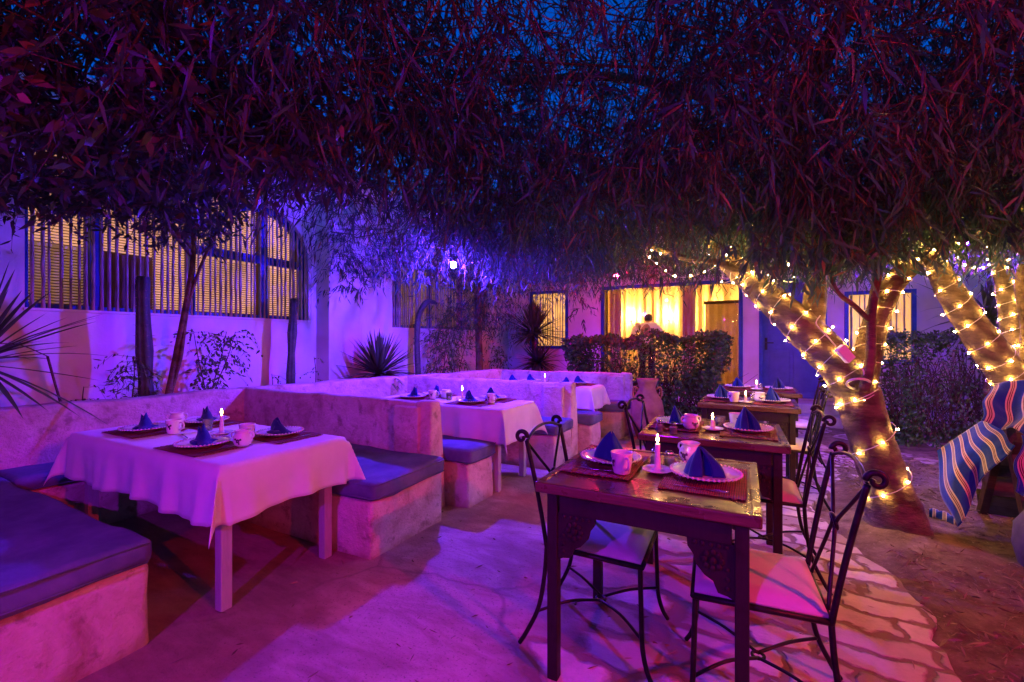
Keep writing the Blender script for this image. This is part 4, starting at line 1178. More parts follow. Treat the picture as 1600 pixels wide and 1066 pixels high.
inst('shaker', b_shaker, 'salt_shaker', (.10, 5.70, Zw + .001), 0, 'glass shaker beside the candle on the farthest wooden table', 'shaker', 'glass salt shakers')

# ================================================================== TREES
def limb(g, pts, rad, n=14, sub=6, jit=.035, bumpy=.05):
    P = curve(pts, sub); R_ = []
    for i in range(len(P)):
        f = i / sub; k = int(min(f, len(rad) - 1)); k2 = min(k + 1, len(rad) - 1); u = min(1, f - k)
        R_.append((rad[k] * (1 - u) + rad[k2] * u) * (1 + bumpy * noise.noise(P[i] * 6)))
    g.tube(P, R_, n, jit=jit); return P, R_
acacia = empty('tree', (.87, 3.9, 0), 0, 'leaning acacia tree wound with warm fairy lights, its crown roofing the courtyard', 'tree')
def ap(o, t): o.parent = t; o.matrix_parent_inverse = Matrix.Translation(-t.location); return o
g = G()
trunk_pts = [(.88, 3.90, -.06), (.87, 3.90, .10), att(1385, 760, 3.05), att(1362, 690, 3.08), att(1338, 610, 3.12)]
limb(g, trunk_pts, [.235, .170, .138, .130, .135], 18, 8, .03)
ap(g.build('trunk', 'bark', None, smooth=True), acacia)
g = G()
left_pts = [att(1342, 640, 3.12), att(1325, 590, 3.14), att(1285, 545, 3.25), att(1240, 500, 3.38), att(1185, 450, 3.6), att(1135, 405, 3.85), att(1085, 350, 4.1), att(1000, 290, 4.4), att(900, 250, 4.7)]
left_rad = [.125, .135, .130, .122, .102, .085, .06, .045, .03]
Lp, Lr = limb(g, left_pts, left_rad, 16, 6)
ap(g.build('branch', 'bark', None, smooth=True), acacia)
g = G(); right_pts = [att(1340, 630, 3.1), att(1352, 570, 3.12), att(1376, 480, 3.2), att(1412, 425, 3.2), att(1470, 383, 3.2), att(1540, 338, 3.1), att(1630, 285, 3.0)]
right_rad = [.10, .085, .075, .07, .062, .055, .045]
Rp, Rr = limb(g, right_pts, right_rad, 14, 6)
ap(g.build('branch', 'bark', None, smooth=True), acacia)
g = G()
limb(g, [att(1350, 612, 2.92), att(1360, 560, 2.92), att(1362, 490, 2.93), att(1373, 425, 2.93), att(1390, 360, 2.9), att(1402, 280, 2.8), att(1420, 150, 2.6)], [.034, .030, .027, .025, .022, .02, .015], 8)
limb(g, [att(1362, 505, 2.93), att(1335, 478, 2.9), att(1308, 455, 2.88), att(1285, 405, 2.85), att(1240, 365, 2.8)], [.018, .016, .013, .010, .008], 7)
ap(g.build('branch', 'bark', None, smooth=True), acacia)
g = G(); limb(g, [att(1265, 530, 3.32), att(1275, 440, 3.4), att(1268, 330, 3.3), att(1240, 200, 2.9), att(1290, 80, 2.3), att(1370, -50, 1.95)], [.09, .07, .065, .06, .055, .05], 12)
ap(g.build('branch', 'bark', None, smooth=True), acacia)
g = G()
limb(g, [att(1180, 445, 3.62), att(1130, 412, 3.7), att(1065, 402, 3.9), att(1000, 380, 4.2), att(900, 350, 4.6), att(760, 330, 5.0)], [.04, .034, .028, .024, .02, .012], 8)
limb(g, [att(1240, 200, 2.9), att(1100, 150, 2.9), att(950, 120, 3.0), att(780, 130, 3.1)], [.04, .035, .028, .02], 8)
limb(g, [att(1085, 350, 4.1), att(1000, 330, 4.0), att(880, 230, 3.8), att(700, 200, 3.9)], [.035, .03, .025, .015], 8)
limb(g, [att(1470, 383, 3.2), att(1450, 250, 3.0), att(1500, 120, 2.5), att(1590, 60, 2.3)], [.04, .04, .035, .03], 8)
ap(g.build('branch', 'bark', None, smooth=True), acacia)

# second tree at the right
tree2 = empty('tree', (2.1, 4.6, 0), 0, 'two-stemmed tree at the right edge wound with fairy lights behind the striped blankets', 'tree')
b2 = att(1605, 800, 3.6); b2.z = -.1
T2 = [b2, att(1602, 700, 3.6), att(1588, 610, 3.6), att(1545, 545, 3.6), att(1510, 495, 3.62), att(1482, 450, 3.65), att(1462, 410, 3.7), att(1440, 350, 3.75), att(1400, 270, 3.8)]
T2r = [.18, .15, .13, .115, .10, .088, .072, .055, .04]
g = G(); T2p, T2rr = limb(g, T2, T2r, 16, 6); ap(g.build('trunk', 'bark', None, smooth=True), tree2)
T3 = [att(1598, 640, 3.75), att(1586, 560, 3.85), att(1576, 490, 3.9), att(1566, 430, 3.9), att(1552, 360, 3.9), att(1530, 280, 3.9)]
T3r = [.085, .075, .066, .058, .05, .04]
g = G(); T3p, T3rr = limb(g, T3, T3r, 12, 6); ap(g.build('branch', 'bark', None, smooth=True), tree2)
g = G(); limb(g, [att(1600, 610, 3.55), att(1612, 520, 3.5), att(1600, 430, 3.5), att(1640, 330, 3.4)], [.07, .06, .05, .04], 10); ap(g.build('branch', 'bark', None, smooth=True), tree2)

# ---- crowns
def fbm(x, y, s, o): return np.array([noise.noise(Vector((a * s, b * s, o))) for a, b in zip(x, y)])
LAMP_V = att(708, 414, 5.05); LAMP_RF = att(963, 431, 7.0); LAMP_VB = att(1508, 376, 4.25)
def clear_view(A, drop, low):
    """drop anchors whose spray would hang across the open space under the crown"""
    t = -A[:, 0] * _st + A[:, 1] * _ct; xc = A[:, 0] * _ct + A[:, 1] * _st
    zl = A[:, 2] - drop
    px = 800 + 700 * xc / np.maximum(t, .05)
    py = 533 - 700 * (zl - CAM_H) / np.maximum(t, .05)
    lim = np.interp(px, low[0], low[1])
    lim = lim + 40 * np.array([noise.noise(Vector((p * .016, q * .9, 5))) for p, q in zip(px, t)]) - 4 + 18 * (rng.random(len(px)) < .12)
    return (py < lim) & (t > 1.25)
def crown(name, mat, t, n, xr, yr, keep, zb, thick, nl, le, droop, lL, lW, spread, low, twig_every=1, hang=(.45, .62)):
    x = rng.uniform(*xr, n); y = rng.uniform(*yr, n)
    k = keep(x, y); x, y = x[k], y[k]
    dens = fbm(x, y, .9, 4.0) + .6 * fbm(x, y, 2.3, 9.0)
    h = rng.exponential(.42, len(x)) * thick
    z = zb(x, y) + .12 + .22 * fbm(x, y, 1.1, 2.0) + h
    A = np.stack([x, y, z], 1)
    ok = (h < thick * 2.2) & ((dens > -.29) | (h < .06 * thick)) & clear_view(A, le * droop * .85 + lL * .5, low)
    for L in (LAMP_V, LAMP_RF, LAMP_VB): ok &= np.linalg.norm(A - np.array(L), axis=1) > .16
    A = A[ok]
    P, D, L_, W_, a, m, c = spray(A, nl, le, droop, lL, lW, spread, hang=hang)
    for L in (LAMP_V, LAMP_RF, LAMP_VB):
        q = np.linalg.norm(P - np.array(L), axis=1) > .12
        P, D, L_, W_ = P[q], D[q], L_[q], W_[q]
    o = leaf_mesh('crown', mat, P, D, L_, W_); ap(o, t)
    o = strips_mesh('twigs', 'twig', a[::twig_every], m[::twig_every], c[::twig_every], rng.uniform(.002, .005, len(a[::twig_every]))); ap(o, t)
    # older, thicker branchlets that carry the sprays
    k = min(len(A), n // 22); i = rng.integers(0, len(A), k); B = A[i] + np.array([[0, 0, .12]])
    az = rng.uniform(0, 2 * PI, k); le2 = rng.uniform(.5, 1.3, k); Cc = B + np.stack([np.cos(az) * le2, np.sin(az) * le2, rng.uniform(-.1, .35, k)], 1)
    if nl > 10: ap(strips_mesh('twigs', 'twig', B, (B + Cc) / 2 + rng.normal(0, .06, (k, 3)), Cc, rng.uniform(.003, .008, k)), t)
    print('crown', len(P))
low_ac = ([-500, 370, 460, 505, 540, 600, 650, 700, 760, 830, 880, 905, 930, 960, 1100, 1160, 1220, 1290, 1400, 1450, 1500, 1560, 1600, 2200],
          [ 330, 322, 330, 430, 475, 446, 436, 428, 440, 462, 452, 470, 455, 452, 448, 430, 440, 480, 425, 400, 430, 450, 470, 500])
def keep_ac(x, y):
    left = (x < -2.3) & (y < 3.6 + (x + 2.3) * .2)
    return ~left & (y < 8.6 + 0 * x)
zb_ac = lambda x, y: 2.02 + .28 * np.clip(1.9 - (y - .53 * x) * .885 , 0, 1) - .06 * np.clip((y - 4) / 2, 0, 1) + .0 * x
crown('crown', 'acacia_leaf', acacia, 17500, (-4.4, 2.6), (.2, 8.4), keep_ac, zb_ac, .95, 16, .44, .75, .080, .0108, .42, low_ac)
crown('crown', 'acacia_leaf', tree2, 3400, (1.2, 4.6), (.6, 7.5), lambda x, y: (x > 1.2), zb_ac, .95, 15, .5, .75, .10, .0145, .42, low_ac)
# lower sprays round the lit limbs, and the single one hanging before the back wall
A = np.array([tuple(att(px, py, tt)) for px, py, tt in zip(rng.normal(1295, 62, 270), rng.uniform(285, 405, 270), rng.uniform(2.5, 3.3, 270))] +
             [tuple(att(px, py, tt)) for px, py, tt in zip(rng.uniform(1440, 1620, 110), rng.uniform(300, 370, 110), rng.uniform(2.6, 3.4, 110))] +
             [tuple(att(px, py, tt)) for px, py, tt in zip(rng.choice([600, 655, 690, 770, 800, 850, 905, 985, 1040, 1090], 130) + rng.normal(0, 13, 130), rng.uniform(385, 436, 130), rng.uniform(4.9, 6.6, 130))] +
             [tuple(att(px, py, 6.6)) for px, py in zip(rng.normal(903, 5, 9), np.linspace(430, 500, 9))] +
             [tuple(att(px, py, tt)) for px, py, tt in zip(rng.normal(545, 22, 26), rng.uniform(400, 455, 26), rng.uniform(5.2, 5.8, 26))])
P, D, L_, W_, a, m, c = spray(A, 12, .26, .75, .10, .018, .42, hang=(.45, .65))
ap(leaf_mesh('crown', 'acacia_leaf', P, D, L_, W_), acacia); ap(strips_mesh('twigs', 'twig', a, m, c, np.full(len(a), .003)), acacia)
x = rng.uniform(-5, 5, 2600); y = rng.uniform(-3.9, .25, 2600)  # unseen sprays over and behind the camera, added to block sky light
A = np.stack([x, y, 2.75 + rng.exponential(.35, 2600)], 1)
P, D, L_, W_, a, m, c = spray(A, 9, .55, .6, .17, .034, .6)
ap(leaf_mesh('crown', 'acacia_leaf', P, D, L_, W_), acacia)
crown('crown', 'acacia_leaf', acacia, 1700, (-2.4, 2.4), (1.2, 5.2), keep_ac, lambda x, y: 2.75 + 0 * x, .8, 15, .44, .7, .085, .0115, .42, low_ac)
# left tree: broader leaves, thin twin stems rising from the planting bed
tree3 = empty('tree', (-4.95, 2.3, .5), 0, 'broad leaved tree with thin twin stems before the left window', 'tree')
g = G(); limb(g, [att(258, 640, 4.15), att(268, 590, 4.15), att(290, 480, 4.1), att(302, 400, 4.0), att(300, 300, 3.8), att(260, 200, 3.4)], [.028, .026, .024, .022, .02, .015], 8)
ap(g.build('trunk', 'bark', None, smooth=True), tree3)
g = G(); limb(g, [att(262, 630, 4.18), att(282, 560, 4.15), att(296, 470, 4.1), att(330, 380, 4.0), att(380, 300, 3.9)], [.018, .016, .014, .012, .01], 7)
limb(g, [att(300, 400, 4.0), att(240, 330, 3.5), att(150, 240, 3.0), att(30, 170, 2.6), att(-150, 120, 2.4)], [.02, .018, .016, .014, .01], 7)
limb(g, [att(302, 390, 4.0), att(210, 280, 3.2), att(140, 180, 2.5), att(90, 40, 2.0)], [.018, .016, .012, .008], 7)
limb(g, [att(300, 350, 3.9), att(400, 200, 3.3), att(480, 80, 2.8)], [.018, .014, .008], 7)
ap(g.build('branch', 'bark', None, smooth=True), tree3)
low_l = ([-900, 0, 60, 130, 200, 260, 330, 370, 440, 500, 560, 900], [350, 352, 345, 352, 372, 398, 385, 350, 325, 310, 300, 250])
crown('crown', 'broad_leaf', tree3, 4600, (-5.0, -1.6), (.05, 4.6), lambda x, y: (y < 3.9 - (x + 2.4) * .9) & (y > -.1 + 0 * x), lambda x, y: 1.98 + 0 * x, .85, 12, .40, .45, .070, .027, .8, low_l, hang=(.55, .3))

# ---- fairy lights
def strand(path, rad, f0, f1, pitch, lab, gap=.075, loose=.012, start=0.0):
    t = empty('fairy_lights', path[int(f0 * (len(path) - 1))], 0, lab, 'fairy lights', 'strings of fairy lights wound round the trees')
    org = t.location.copy()
    seg = path[int(f0 * (len(path) - 1)):int(f1 * (len(path) - 1)) + 1]; rr = rad[int(f0 * (len(path) - 1)):int(f1 * (len(path) - 1)) + 1]
    cum = [0]
    for a, b in zip(seg, seg[1:]): cum.append(cum[-1] + (b - a).length)
    L = cum[-1]; pts = []; s = 0; ang = start; up = Vector((0, 1, .2))
    while s < L:
        i = max(k for k in range(len(cum)) if cum[k] <= s + 1e-9); i = min(i, len(seg) - 2)
        u = (s - cum[i]) / max(1e-6, cum[i + 1] - cum[i]); p = seg[i].lerp(seg[i + 1], u); r = rr[i] * (1 - u) + rr[i + 1] * u
        d = (seg[i + 1] - seg[i]).normalized(); e1 = d.cross(up).normalized(); e2 = d.cross(e1)
        off = r * 1.045 + .004 + loose * abs(noise.noise(Vector((s * 9, ang, 1))))
        pts.append(p + (e1 * math.cos(ang) + e2 * math.sin(ang)) * off - org)
        da = .22; ang += da; s += pitch * da / (2 * PI) * (1 + .7 * noise.noise(Vector((ang * .23, 3, L))))
    g = G(); g.tube(pts, .0026, 5); g.build('cord', 'cable_white', t, smooth=True)
    acc = .03; n = 0
    for a, b in zip(pts, pts[1:]):
        acc += (b - a).length
        if acc > gap:
            acc = random.uniform(-.02, .02); n += 1
            o = bpy.data.objects.new('bulb', BULB); COL.objects.link(o); o.parent = t
            d = (b - a).normalized(); out = Vector((random.uniform(-1, 1), random.uniform(-1, 1), random.uniform(-.6, 1))).normalized()
            o.location = a + out * .010; o.rotation_euler = out.to_track_quat('Z', 'Y').to_euler()
    print(lab, n)
    return t
bg_ = G(); bg_.lathe([(0, -.012), (.004, -.005), (.0055, 0), (.004, .005), (0, .009)], 8)
_o = bg_.build('bulb', 'fairy_bulb', smooth=True); BULB = _o.data; bpy.data.objects.remove(_o)
tp = curve([Vector(p) for p in trunk_pts], 8); tr = [ .175 + (.134 - .175) * min(1, i / (len(tp) * .6)) for i in range(len(tp))]
strand(tp, tr, .46, 1.0, .26, 'fairy lights looped round the lower trunk of the leaning acacia', .13)
strand(Lp, Lr, .06, .70, .165, 'fairy lights wound up the thick left branch of the acacia', .13)
strand(Rp, Rr, .10, .98, .14, 'fairy lights wound up the right branch of the acacia', .14)
strand(T2p, T2rr, .22, .86, .165, 'fairy lights wound round the slanting trunk at the right edge', .14)
strand(T3p, T3rr, .05, .8, .13, 'fairy lights wound round the violet lit stem at the right edge', .12)
sag = [att(1060, 400, 3.95), att(1010, 395, 4.0), att(1050, 430, 3.9), att(1105, 425, 3.8), att(1140, 400, 3.7), att(1130, 440, 3.7), att(1180, 425, 3.5), att(1240, 440, 3.3), att(1225, 395, 3.3)]
strand(curve(sag, 6), [.004] * 60, 0, 1, .5, 'loose fairy lights trailing among the leaves left of the thick branch', .10, .0)
sag = [att(1480, 380, 3.4), att(1520, 420, 3.5), att(1560, 408, 3.6), att(1590, 400, 3.6), att(1600, 370, 3.6)]
strand(curve(sag, 6), [.004] * 60, 0, 1, .5, 'loose fairy lights hanging between the two trees at the right', .10, .0)
# the little power box strapped on the trunk and its lead
t = empty('junction_box', att(1320, 553, 2.98), 0, 'white plastic power box strapped on the acacia trunk', 'power box')
m = Matrix.Rotation(YAW, 4, 'Z') @ Matrix.Rotation(math.radians(48), 4, 'Y')
g = G(); g.box(-.058, .058, -.02, .02, -.032, .032, m); g.build('case', 'white_plastic', t, bevel=.006)
g = G(); g.tube(curve([(-.05, -.01, .05), (-.10, -.02, .12), (-.16, -.02, .20), (-.13, .05, .26)]), .004, 6); g.tube(curve([(.05, -.01, -.06), (.09, -.03, -.10), (.10, -.02, -.14)]), .004, 6); g.build('cable', 'cable_white', t, smooth=True)
g = G(); g.tube([att(1342 + 19 * math.cos(k * PI / 8), 600 + 8 * math.sin(k * PI / 8), 2.93 + .10 * math.sin(k * PI / 8)) - att(1320, 553, 2.98) for k in range(17)], .008, 6, cap=False); g.build('cable_coil', 'cable_white', t, smooth=True)

# ================================================================== LAMPS
def lamp(name, loc, mat, r, lab, top, added_hood=None):
    t = empty(name, loc, 0, lab, 'lamp')
    g = G(); g.ball((0, 0, 0), r, 14, (1, 1, 1.08)); g.build('bulb', mat, t, smooth=True)
    g = G(); g.lathe([(.0, r * .8), (r * .62, r * .82), (r * .55, r * 1.9), (r * .3, r * 2.2), (0, r * 2.25)], 14); g.build('socket', 'black_plastic', t, smooth=True)
    if added_hood is not None:
        g = G(); g.lathe([(.03, .13 + added_hood), (.05, .125 + added_hood), (.17, .02 + added_hood), (.20, -.01 + added_hood)], 28); g.build('added_hood', 'black_plastic', t, smooth=True, solid=.003)  # hood added to keep the bulb's upward light off the crown
    G().tube(curve([(0, 0, r * 2.2), (.01, .0, r * 2.2 + top * .4), (-.01, .01, r * 2.2 + top)]), .004, 6).build('cable', 'black_plastic', t, smooth=True)
    return t
lamp('party_lamp', LAMP_V, 'violet_bulb', .035, 'glaring violet lamp hanging at the crown edge over the middle booth', .5)
lamp('party_lamp', LAMP_RF, 'red_bulb_far', .035, 'small red lamp hanging before the big lit window', .5)
lamp('party_lamp', LAMP_VB, 'violet_bulb_back', .035, 'violet lamp hanging among the leaves between the two right trees', .4)
lamp('party_lamp', (3.0, .35, 2.35), 'red_bulb', .04, 'red lamp outside the right edge, its hood added to keep light off the crown', .4, .005)
lamp('party_lamp', (1.75, .95, 2.3), 'red_bulb_crown', .03, 'small bare red lamp among the leaves overhead on the right', .3)
lamp('party_lamp', (-.9, -1.5, 2.2), 'violet_bulb_fill', .04, 'purple lamp behind the camera, its hood added to keep light off the crown', .6, -.005)

# ================================================================== PLANTS
def rosette(t, n, L, W, up, mat='yucca_leaf', seed=0, center=(0, 0, 0), droop=.25):
    r = np.random.default_rng(seed)
    el = np.sin(r.uniform(math.radians(up[0]), math.radians(up[1]), n)); az = r.uniform(0, 2 * PI, n)
    c = np.sqrt(np.maximum(0, 1 - el ** 2)); D = np.stack([c * np.cos(az), c * np.sin(az), el], 1)
    vs = []; fs = []; ks = 6
    for i in range(n):
        d = Vector(D[i]); s = d.cross(Vector((0, 0, 1)));
        if s.length < .05: s = Vector((1, 0, 0))
        s.normalize(); u = s.cross(d); l = L * r.uniform(.7, 1.15); w = W * r.uniform(.8, 1.1); o = len(vs); dr_ = droop * r.uniform(.3, 1.3)
        for k in range(ks + 1):
            f = k / ks; p = Vector(center) + d * (l * f + .03) - Vector((0, 0, dr_ * l * f * f * (1 - abs(el[i]) * .8)))
            ww = w * (.75 + .5 * f - 1.22 * f ** 3) if f < 1 else .0006
            vs += [p - s * ww / 2, p - u * ww * .18, p + s * ww / 2]
        for k in range(ks):
            a = o + 3 * k; fs += [(a, a + 1, a + 4, a + 3), (a + 1, a + 2, a + 5, a + 4)]
    g = G(); g.add(vs, fs); return g.build('leaves', mat, t, smooth=True)
t = empty('yucca', (-4.93, 1.02, .52), 0, 'spiky yucca with long dark blades at the left edge', 'yucca'); rosette(t, 70, .78, .042, (-35, 80), seed=4, center=(0, 0, .62))
G().tube(curve([(0, 0, 0), (.01, .01, .3), (0, 0, .66)]), [.06] * 12 + [.05], 10).build('trunk', 'bark', t, smooth=True)
t = empty('yucca', (-4.55, 4.62, .48), 0, 'bushy yucca rosette in front of the violet wall', 'yucca'); rosette(t, 200, .60, .042, (-20, 85), seed=5, center=(0, 0, .36))
G().tube([(0, 0, 0), (0, 0, .4)], [.06, .05], 10).build('trunk', 'bark', t, smooth=True)
t = empty('yucca', (-4.02, 8.55, .5), 0, 'tall yucca with two green heads before the small window', 'yucca'); rosette(t, 240, .70, .050, (-15, 85), seed=6, center=(0, 0, .95)); rosette(t, 150, .55, .044, (-35, 60), seed=7, center=(.14, -.1, .36))
G().tube(curve([(0, 0, 0), (.03, 0, .5), (0, 0, .98)]), [.07] * 12 + [.05], 10).build('trunk', 'bark', t, smooth=True)
def cactus(x, y, z0, pts, rads, lab):
    t = empty('cactus', (x, y, z0), 0, lab, 'cactus', 'column cacti in the planting bed')
    P = curve(pts, 8); m = len(P); ns = 30; vs = []; fs = []
    for i, p in enumerate(P):
        f = i / (m - 1) * (len(rads) - 1); k = min(int(f), len(rads) - 2); r = rads[k] * (1 - (f - k)) + rads[k + 1] * (f - k)
        d = (P[min(i + 1, m - 1)] - P[max(i - 1, 0)]).normalized(); e1 = Vector((1, 0, 0)) - d * d.x; e1.normalize(); e2 = d.cross(e1)
        for q in range(ns):
            a = 2 * PI * q / ns; rr = r * (1 + .24 * (abs(math.cos(a * 2.5)) ** .7 - .6))
            vs.append(p + (e1 * math.cos(a) + e2 * math.sin(a)) * rr)
    for i in range(m - 1):
        for q in range(ns):
            a = i * ns + q; b = i * ns + (q + 1) % ns; fs.append((a, b, b + ns, a + ns))
    fs.append(tuple((m - 1) * ns + q for q in range(ns)))
    g = G(); g.add(vs, fs); g.build('stem', 'cactus_skin', t, smooth=True)
    g = G()
    for i in range(2, m - 1, 2):
        for q in range(5):
            p = Vector(vs[i * ns + q * 6]); c = P[i]; o_ = (p - c).normalized()
            for s in (-1, 0, 1): g.tube([p, p + (o_ + Vector((s * .5, .2 * s, .3))) * .022], [.0012, .0003], 3)
    g.build('spines', 'dead_straw', t)['kind'] = 'stuff'
cactus(-4.95, 2.09, .5, [(0, 0, 0), (.01, -.02, .35), (0, -.03, .75), (0, -.04, 1.12), (.0, -.04, 1.36), (0, -.04, 1.40)], [.066, .066, .050, .064, .055, .048, .055, .047, .016], 'tallest column cactus standing left before the big lit window')
cactus(-4.95, 3.56, .5, [(0, 0, 0), (.0, 0, .4), (.0, 0.02, .9), (.0, .04, 1.27), (0, .04, 1.31)], [.050, .046, .05, .038, .052, .038, .049, .042, .015], 'narrow column cactus before the arched end of the window')
cactus(-4.6, 5.54, .5, [(0, 0, 0), (0, -.03, .4), (0, -.05, .85), (.0, .0, 1.2), (.08, .10, 1.42), (.16, .25, 1.40)], [.045, .042, .046, .038, .045, .041, .045, .036, .016], 'bent column cactus arching over before the dim window')
def sapling(base, H, n, nl, le, lL, lW, lab, lean=(0, 0), r=.008, mat='hedge_leaf', lo=.25, droop=.6, name='shrub', group='thin shrubs in the planting bed', multi=1):
    t = empty(name, base, 0, lab, 'shrub', group)
    g = G(); A = []
    for q in range(multi):
        dx, dy = (lean[0] + (random.uniform(-.25, .25) if multi > 1 else 0)) * H, (lean[1] + (random.uniform(-.25, .25) if multi > 1 else 0)) * H
        st = curve([(0, 0, 0), (dx * .3 + random.uniform(-.03, .03), dy * .3, H * .35), (dx * .7, dy * .7 + random.uniform(-.03, .03), H * .7), (dx, dy, H)], 6)
        g.tube(st, [r * (1 - .6 * i / (len(st) - 1)) for i in range(len(st))], 6)
        for k in range(max(1, n // multi)):
            f = random.uniform(lo, 1); i = min(int(f * (len(st) - 1)), len(st) - 2); A.append(st[i].lerp(st[i + 1], f * (len(st) - 1) - i))
    g.build('stem', 'twig', t, smooth=True)
    A = np.array([tuple(a) for a in A]); P, D, L_, W_, a, m_, c = spray(A, nl, le, droop, lL, lW, .6)
    leaf_mesh('leaves', mat, P, D, L_, W_, parent=t); strips_mesh('twigs', 'twig', a, m_, c, np.full(len(a), .0025), parent=t)
sapling((-4.95, 1.98, .5), .66, 30, 10, .28, .06, .014, 'feathery low shrub left of the tallest cactus')
sapling((-4.95, 2.62, .5), .9, 54, 10, .30, .05, .024, 'leafy shrub right of the tallest cactus', multi=3)
sapling((-4.9, 3.28, .5), .42, 7, 6, .16, .035, .025, 'small sparse shrub left of the narrow cactus')
sapling((-4.9, 3.85, .5), .60, 8, 7, .2, .03, .02, 'sparse shrub at the wall corner right of the narrow cactus')
sapling((-4.9, 1.62, .5), .42, 7, 6, .2, .03, .018, 'sparse seedling between the left yucca and the tallest cactus')
sapling((-4.5, 5.95, .5), 1.0, 60, 11, .42, .08, .016, 'drooping shrub right of the bent cactus', multi=3)
sapling((-4.45, 6.35, .5), 1.25, 80, 11, .42, .08, .016, 'drooping shrub under the dim window', multi=3)
sapling((-4.25, 7.6, .5), .7, 26, 9, .3, .06, .02, 'small leafy shrub near the wall corner', multi=2)
t = empty('tree', (-4.43, 7.04, .5), 0, 'slender young tree with dark trunk and weeping leaves before the dim window', 'tree')
g = G(); limb(g, [(0, 0, -.05), (.0, .0, .6), (-.03, 0, 1.2), (-.02, .02, 1.9), (0, .1, 2.4)], [.075, .065, .06, .045, .03], 10); g.build('trunk', 'bark', t, smooth=True)
A = np.stack([rng.normal(0, .46, 380), rng.normal(0, .46, 380), rng.uniform(1.0, 2.3, 380)], 1); P, D, L_, W_, a, m_, c = spray(A, 11, .5, .8, .09, .014, .45)
leaf_mesh('crown', 'acacia_leaf', P, D, L_, W_, parent=t); strips_mesh('twigs', 'twig', a, m_, c, np.full(len(a), .003), parent=t)
# dry bent stalk by the left yucca
g = G(); g.tube(curve([(-4.88, 1.56, .5), (-4.9, 1.48, .8), (-4.93, 1.41, 1.18)]), [.011] * 7 + [.009] * 6, 6); g.tube(curve([(-4.93, 1.41, 1.18), (-4.9, 1.25, 1.27), (-4.85, 1.1, 1.28)]), .004, 5); tag(g.build('dry_stalk', 'twig', smooth=True), 'bare bent stalk leaning over beside the left yucca', 'stalk')

def hedge(x0, x1, y0, y1, z0, z1, n, lab, lL=.066, lW=.036, bare=0.0, flowers=0, rot=0.0):
    t = empty('hedge', ((x0 + x1) / 2, (y0 + y1) / 2, 0), rot, lab, 'hedge', None)
    hx, hy = (x1 - x0) / 2, (y1 - y0) / 2
    u = rng.uniform(-1, 1, (n, 3)); ax = rng.integers(0, 3, n)
    sh = 1 - np.abs(rng.normal(0, .16, n)); sg = np.where(rng.random(n) < .5, -1, 1)
    for k in range(3): u[ax == k, k] = (sg * sh)[ax == k]
    P = np.stack([u[:, 0] * hx, u[:, 1] * hy, z0 + (u[:, 2] * .5 + .5) * (z1 - z0)], 1)
    w = np.array([noise.noise(Vector((p[0] * 2.2, p[1] * 2.2, p[2] * 2.2))) for p in P]); w2 = np.array([noise.noise(Vector((p[0] * 6, p[1] * 6, p[2] * 6))) for p in P])
    nrm = unit(P - np.array([[0, 0, (z0 + z1) / 2]])); P = P + nrm * (w * .30 + w2 * .10)[:, None]
    keep = (w2 > -.32) & (P[:, 2] > .03) & (rng.random(n) > bare * (1.15 - P[:, 2] / z1))
    P = P[keep]; D = unit(nrm[keep] + rng.normal(size=P.shape) * .8)
    leaf_mesh('foliage', 'hedge_leaf', P, D, lL * rng.uniform(.6, 1.2, len(P)), lW * rng.uniform(.7, 1.2, len(P)), parent=t)
    k = 420; a = np.stack([rng.uniform(-hx, hx, k) * .9, rng.uniform(-hy, hy, k) * .7, rng.uniform(0, z1 * .4, k)], 1)
    c = a + np.stack([rng.normal(0, .22, k), rng.normal(0, .18, k), rng.uniform(.3, z1 * .75, k)], 1); c[:, 2] = np.minimum(c[:, 2], z1 + .03); c[:, 1] = np.clip(c[:, 1], -hy * 1.12, hy * 1.1)
    strips_mesh('stems', 'twig', a, (a + c) / 2 + rng.normal(0, .06, (k, 3)), c, rng.uniform(.004, .010, k), parent=t)
    if flowers:
        g = G()
        for q in range(flowers):
            p = P[random.randrange(len(P))]
            for s in range(5): g.ball((p[0] + .012 * math.cos(s * 1.257), p[1] - .01, p[2] + .012 * math.sin(s * 1.257)), .010, 5, (1, .4, 1))
        g.build('flowers', 'flower', t, smooth=True)
    return t
hedge(-2.72, -.42, 6.95, 7.65, 0, 1.36, 21000, 'clipped green hedge below the big lit window', flowers=16)
hedge(1.45, 3.55, 7.25, 8.05, 0, 1.40, 20000, 'tangled violet lit hedge behind the acacia trunk', .052, .028, bare=.35, rot=math.radians(12))
hedge(3.3, 5.6, 6.4, 7.4, 0, 1.55, 13000, 'dark hedge behind the right-hand tree stems', .05, .022, bare=.3, rot=math.radians(8))
# palm-like clump behind the right trunk
t = empty('palm_clump', att(1545, 560, 5.3), 0, 'drooping strap leaved plant behind the slanting right trunk', 'palm'); rosette(t, 70, .8, .05, (-30, 70), seed=12, center=(0, 0, .45), droop=.8)
G().tube([(0, 0, -1.1), (0, 0, .45)], [.06, .05], 8).build('trunk', 'bark', t, smooth=True)

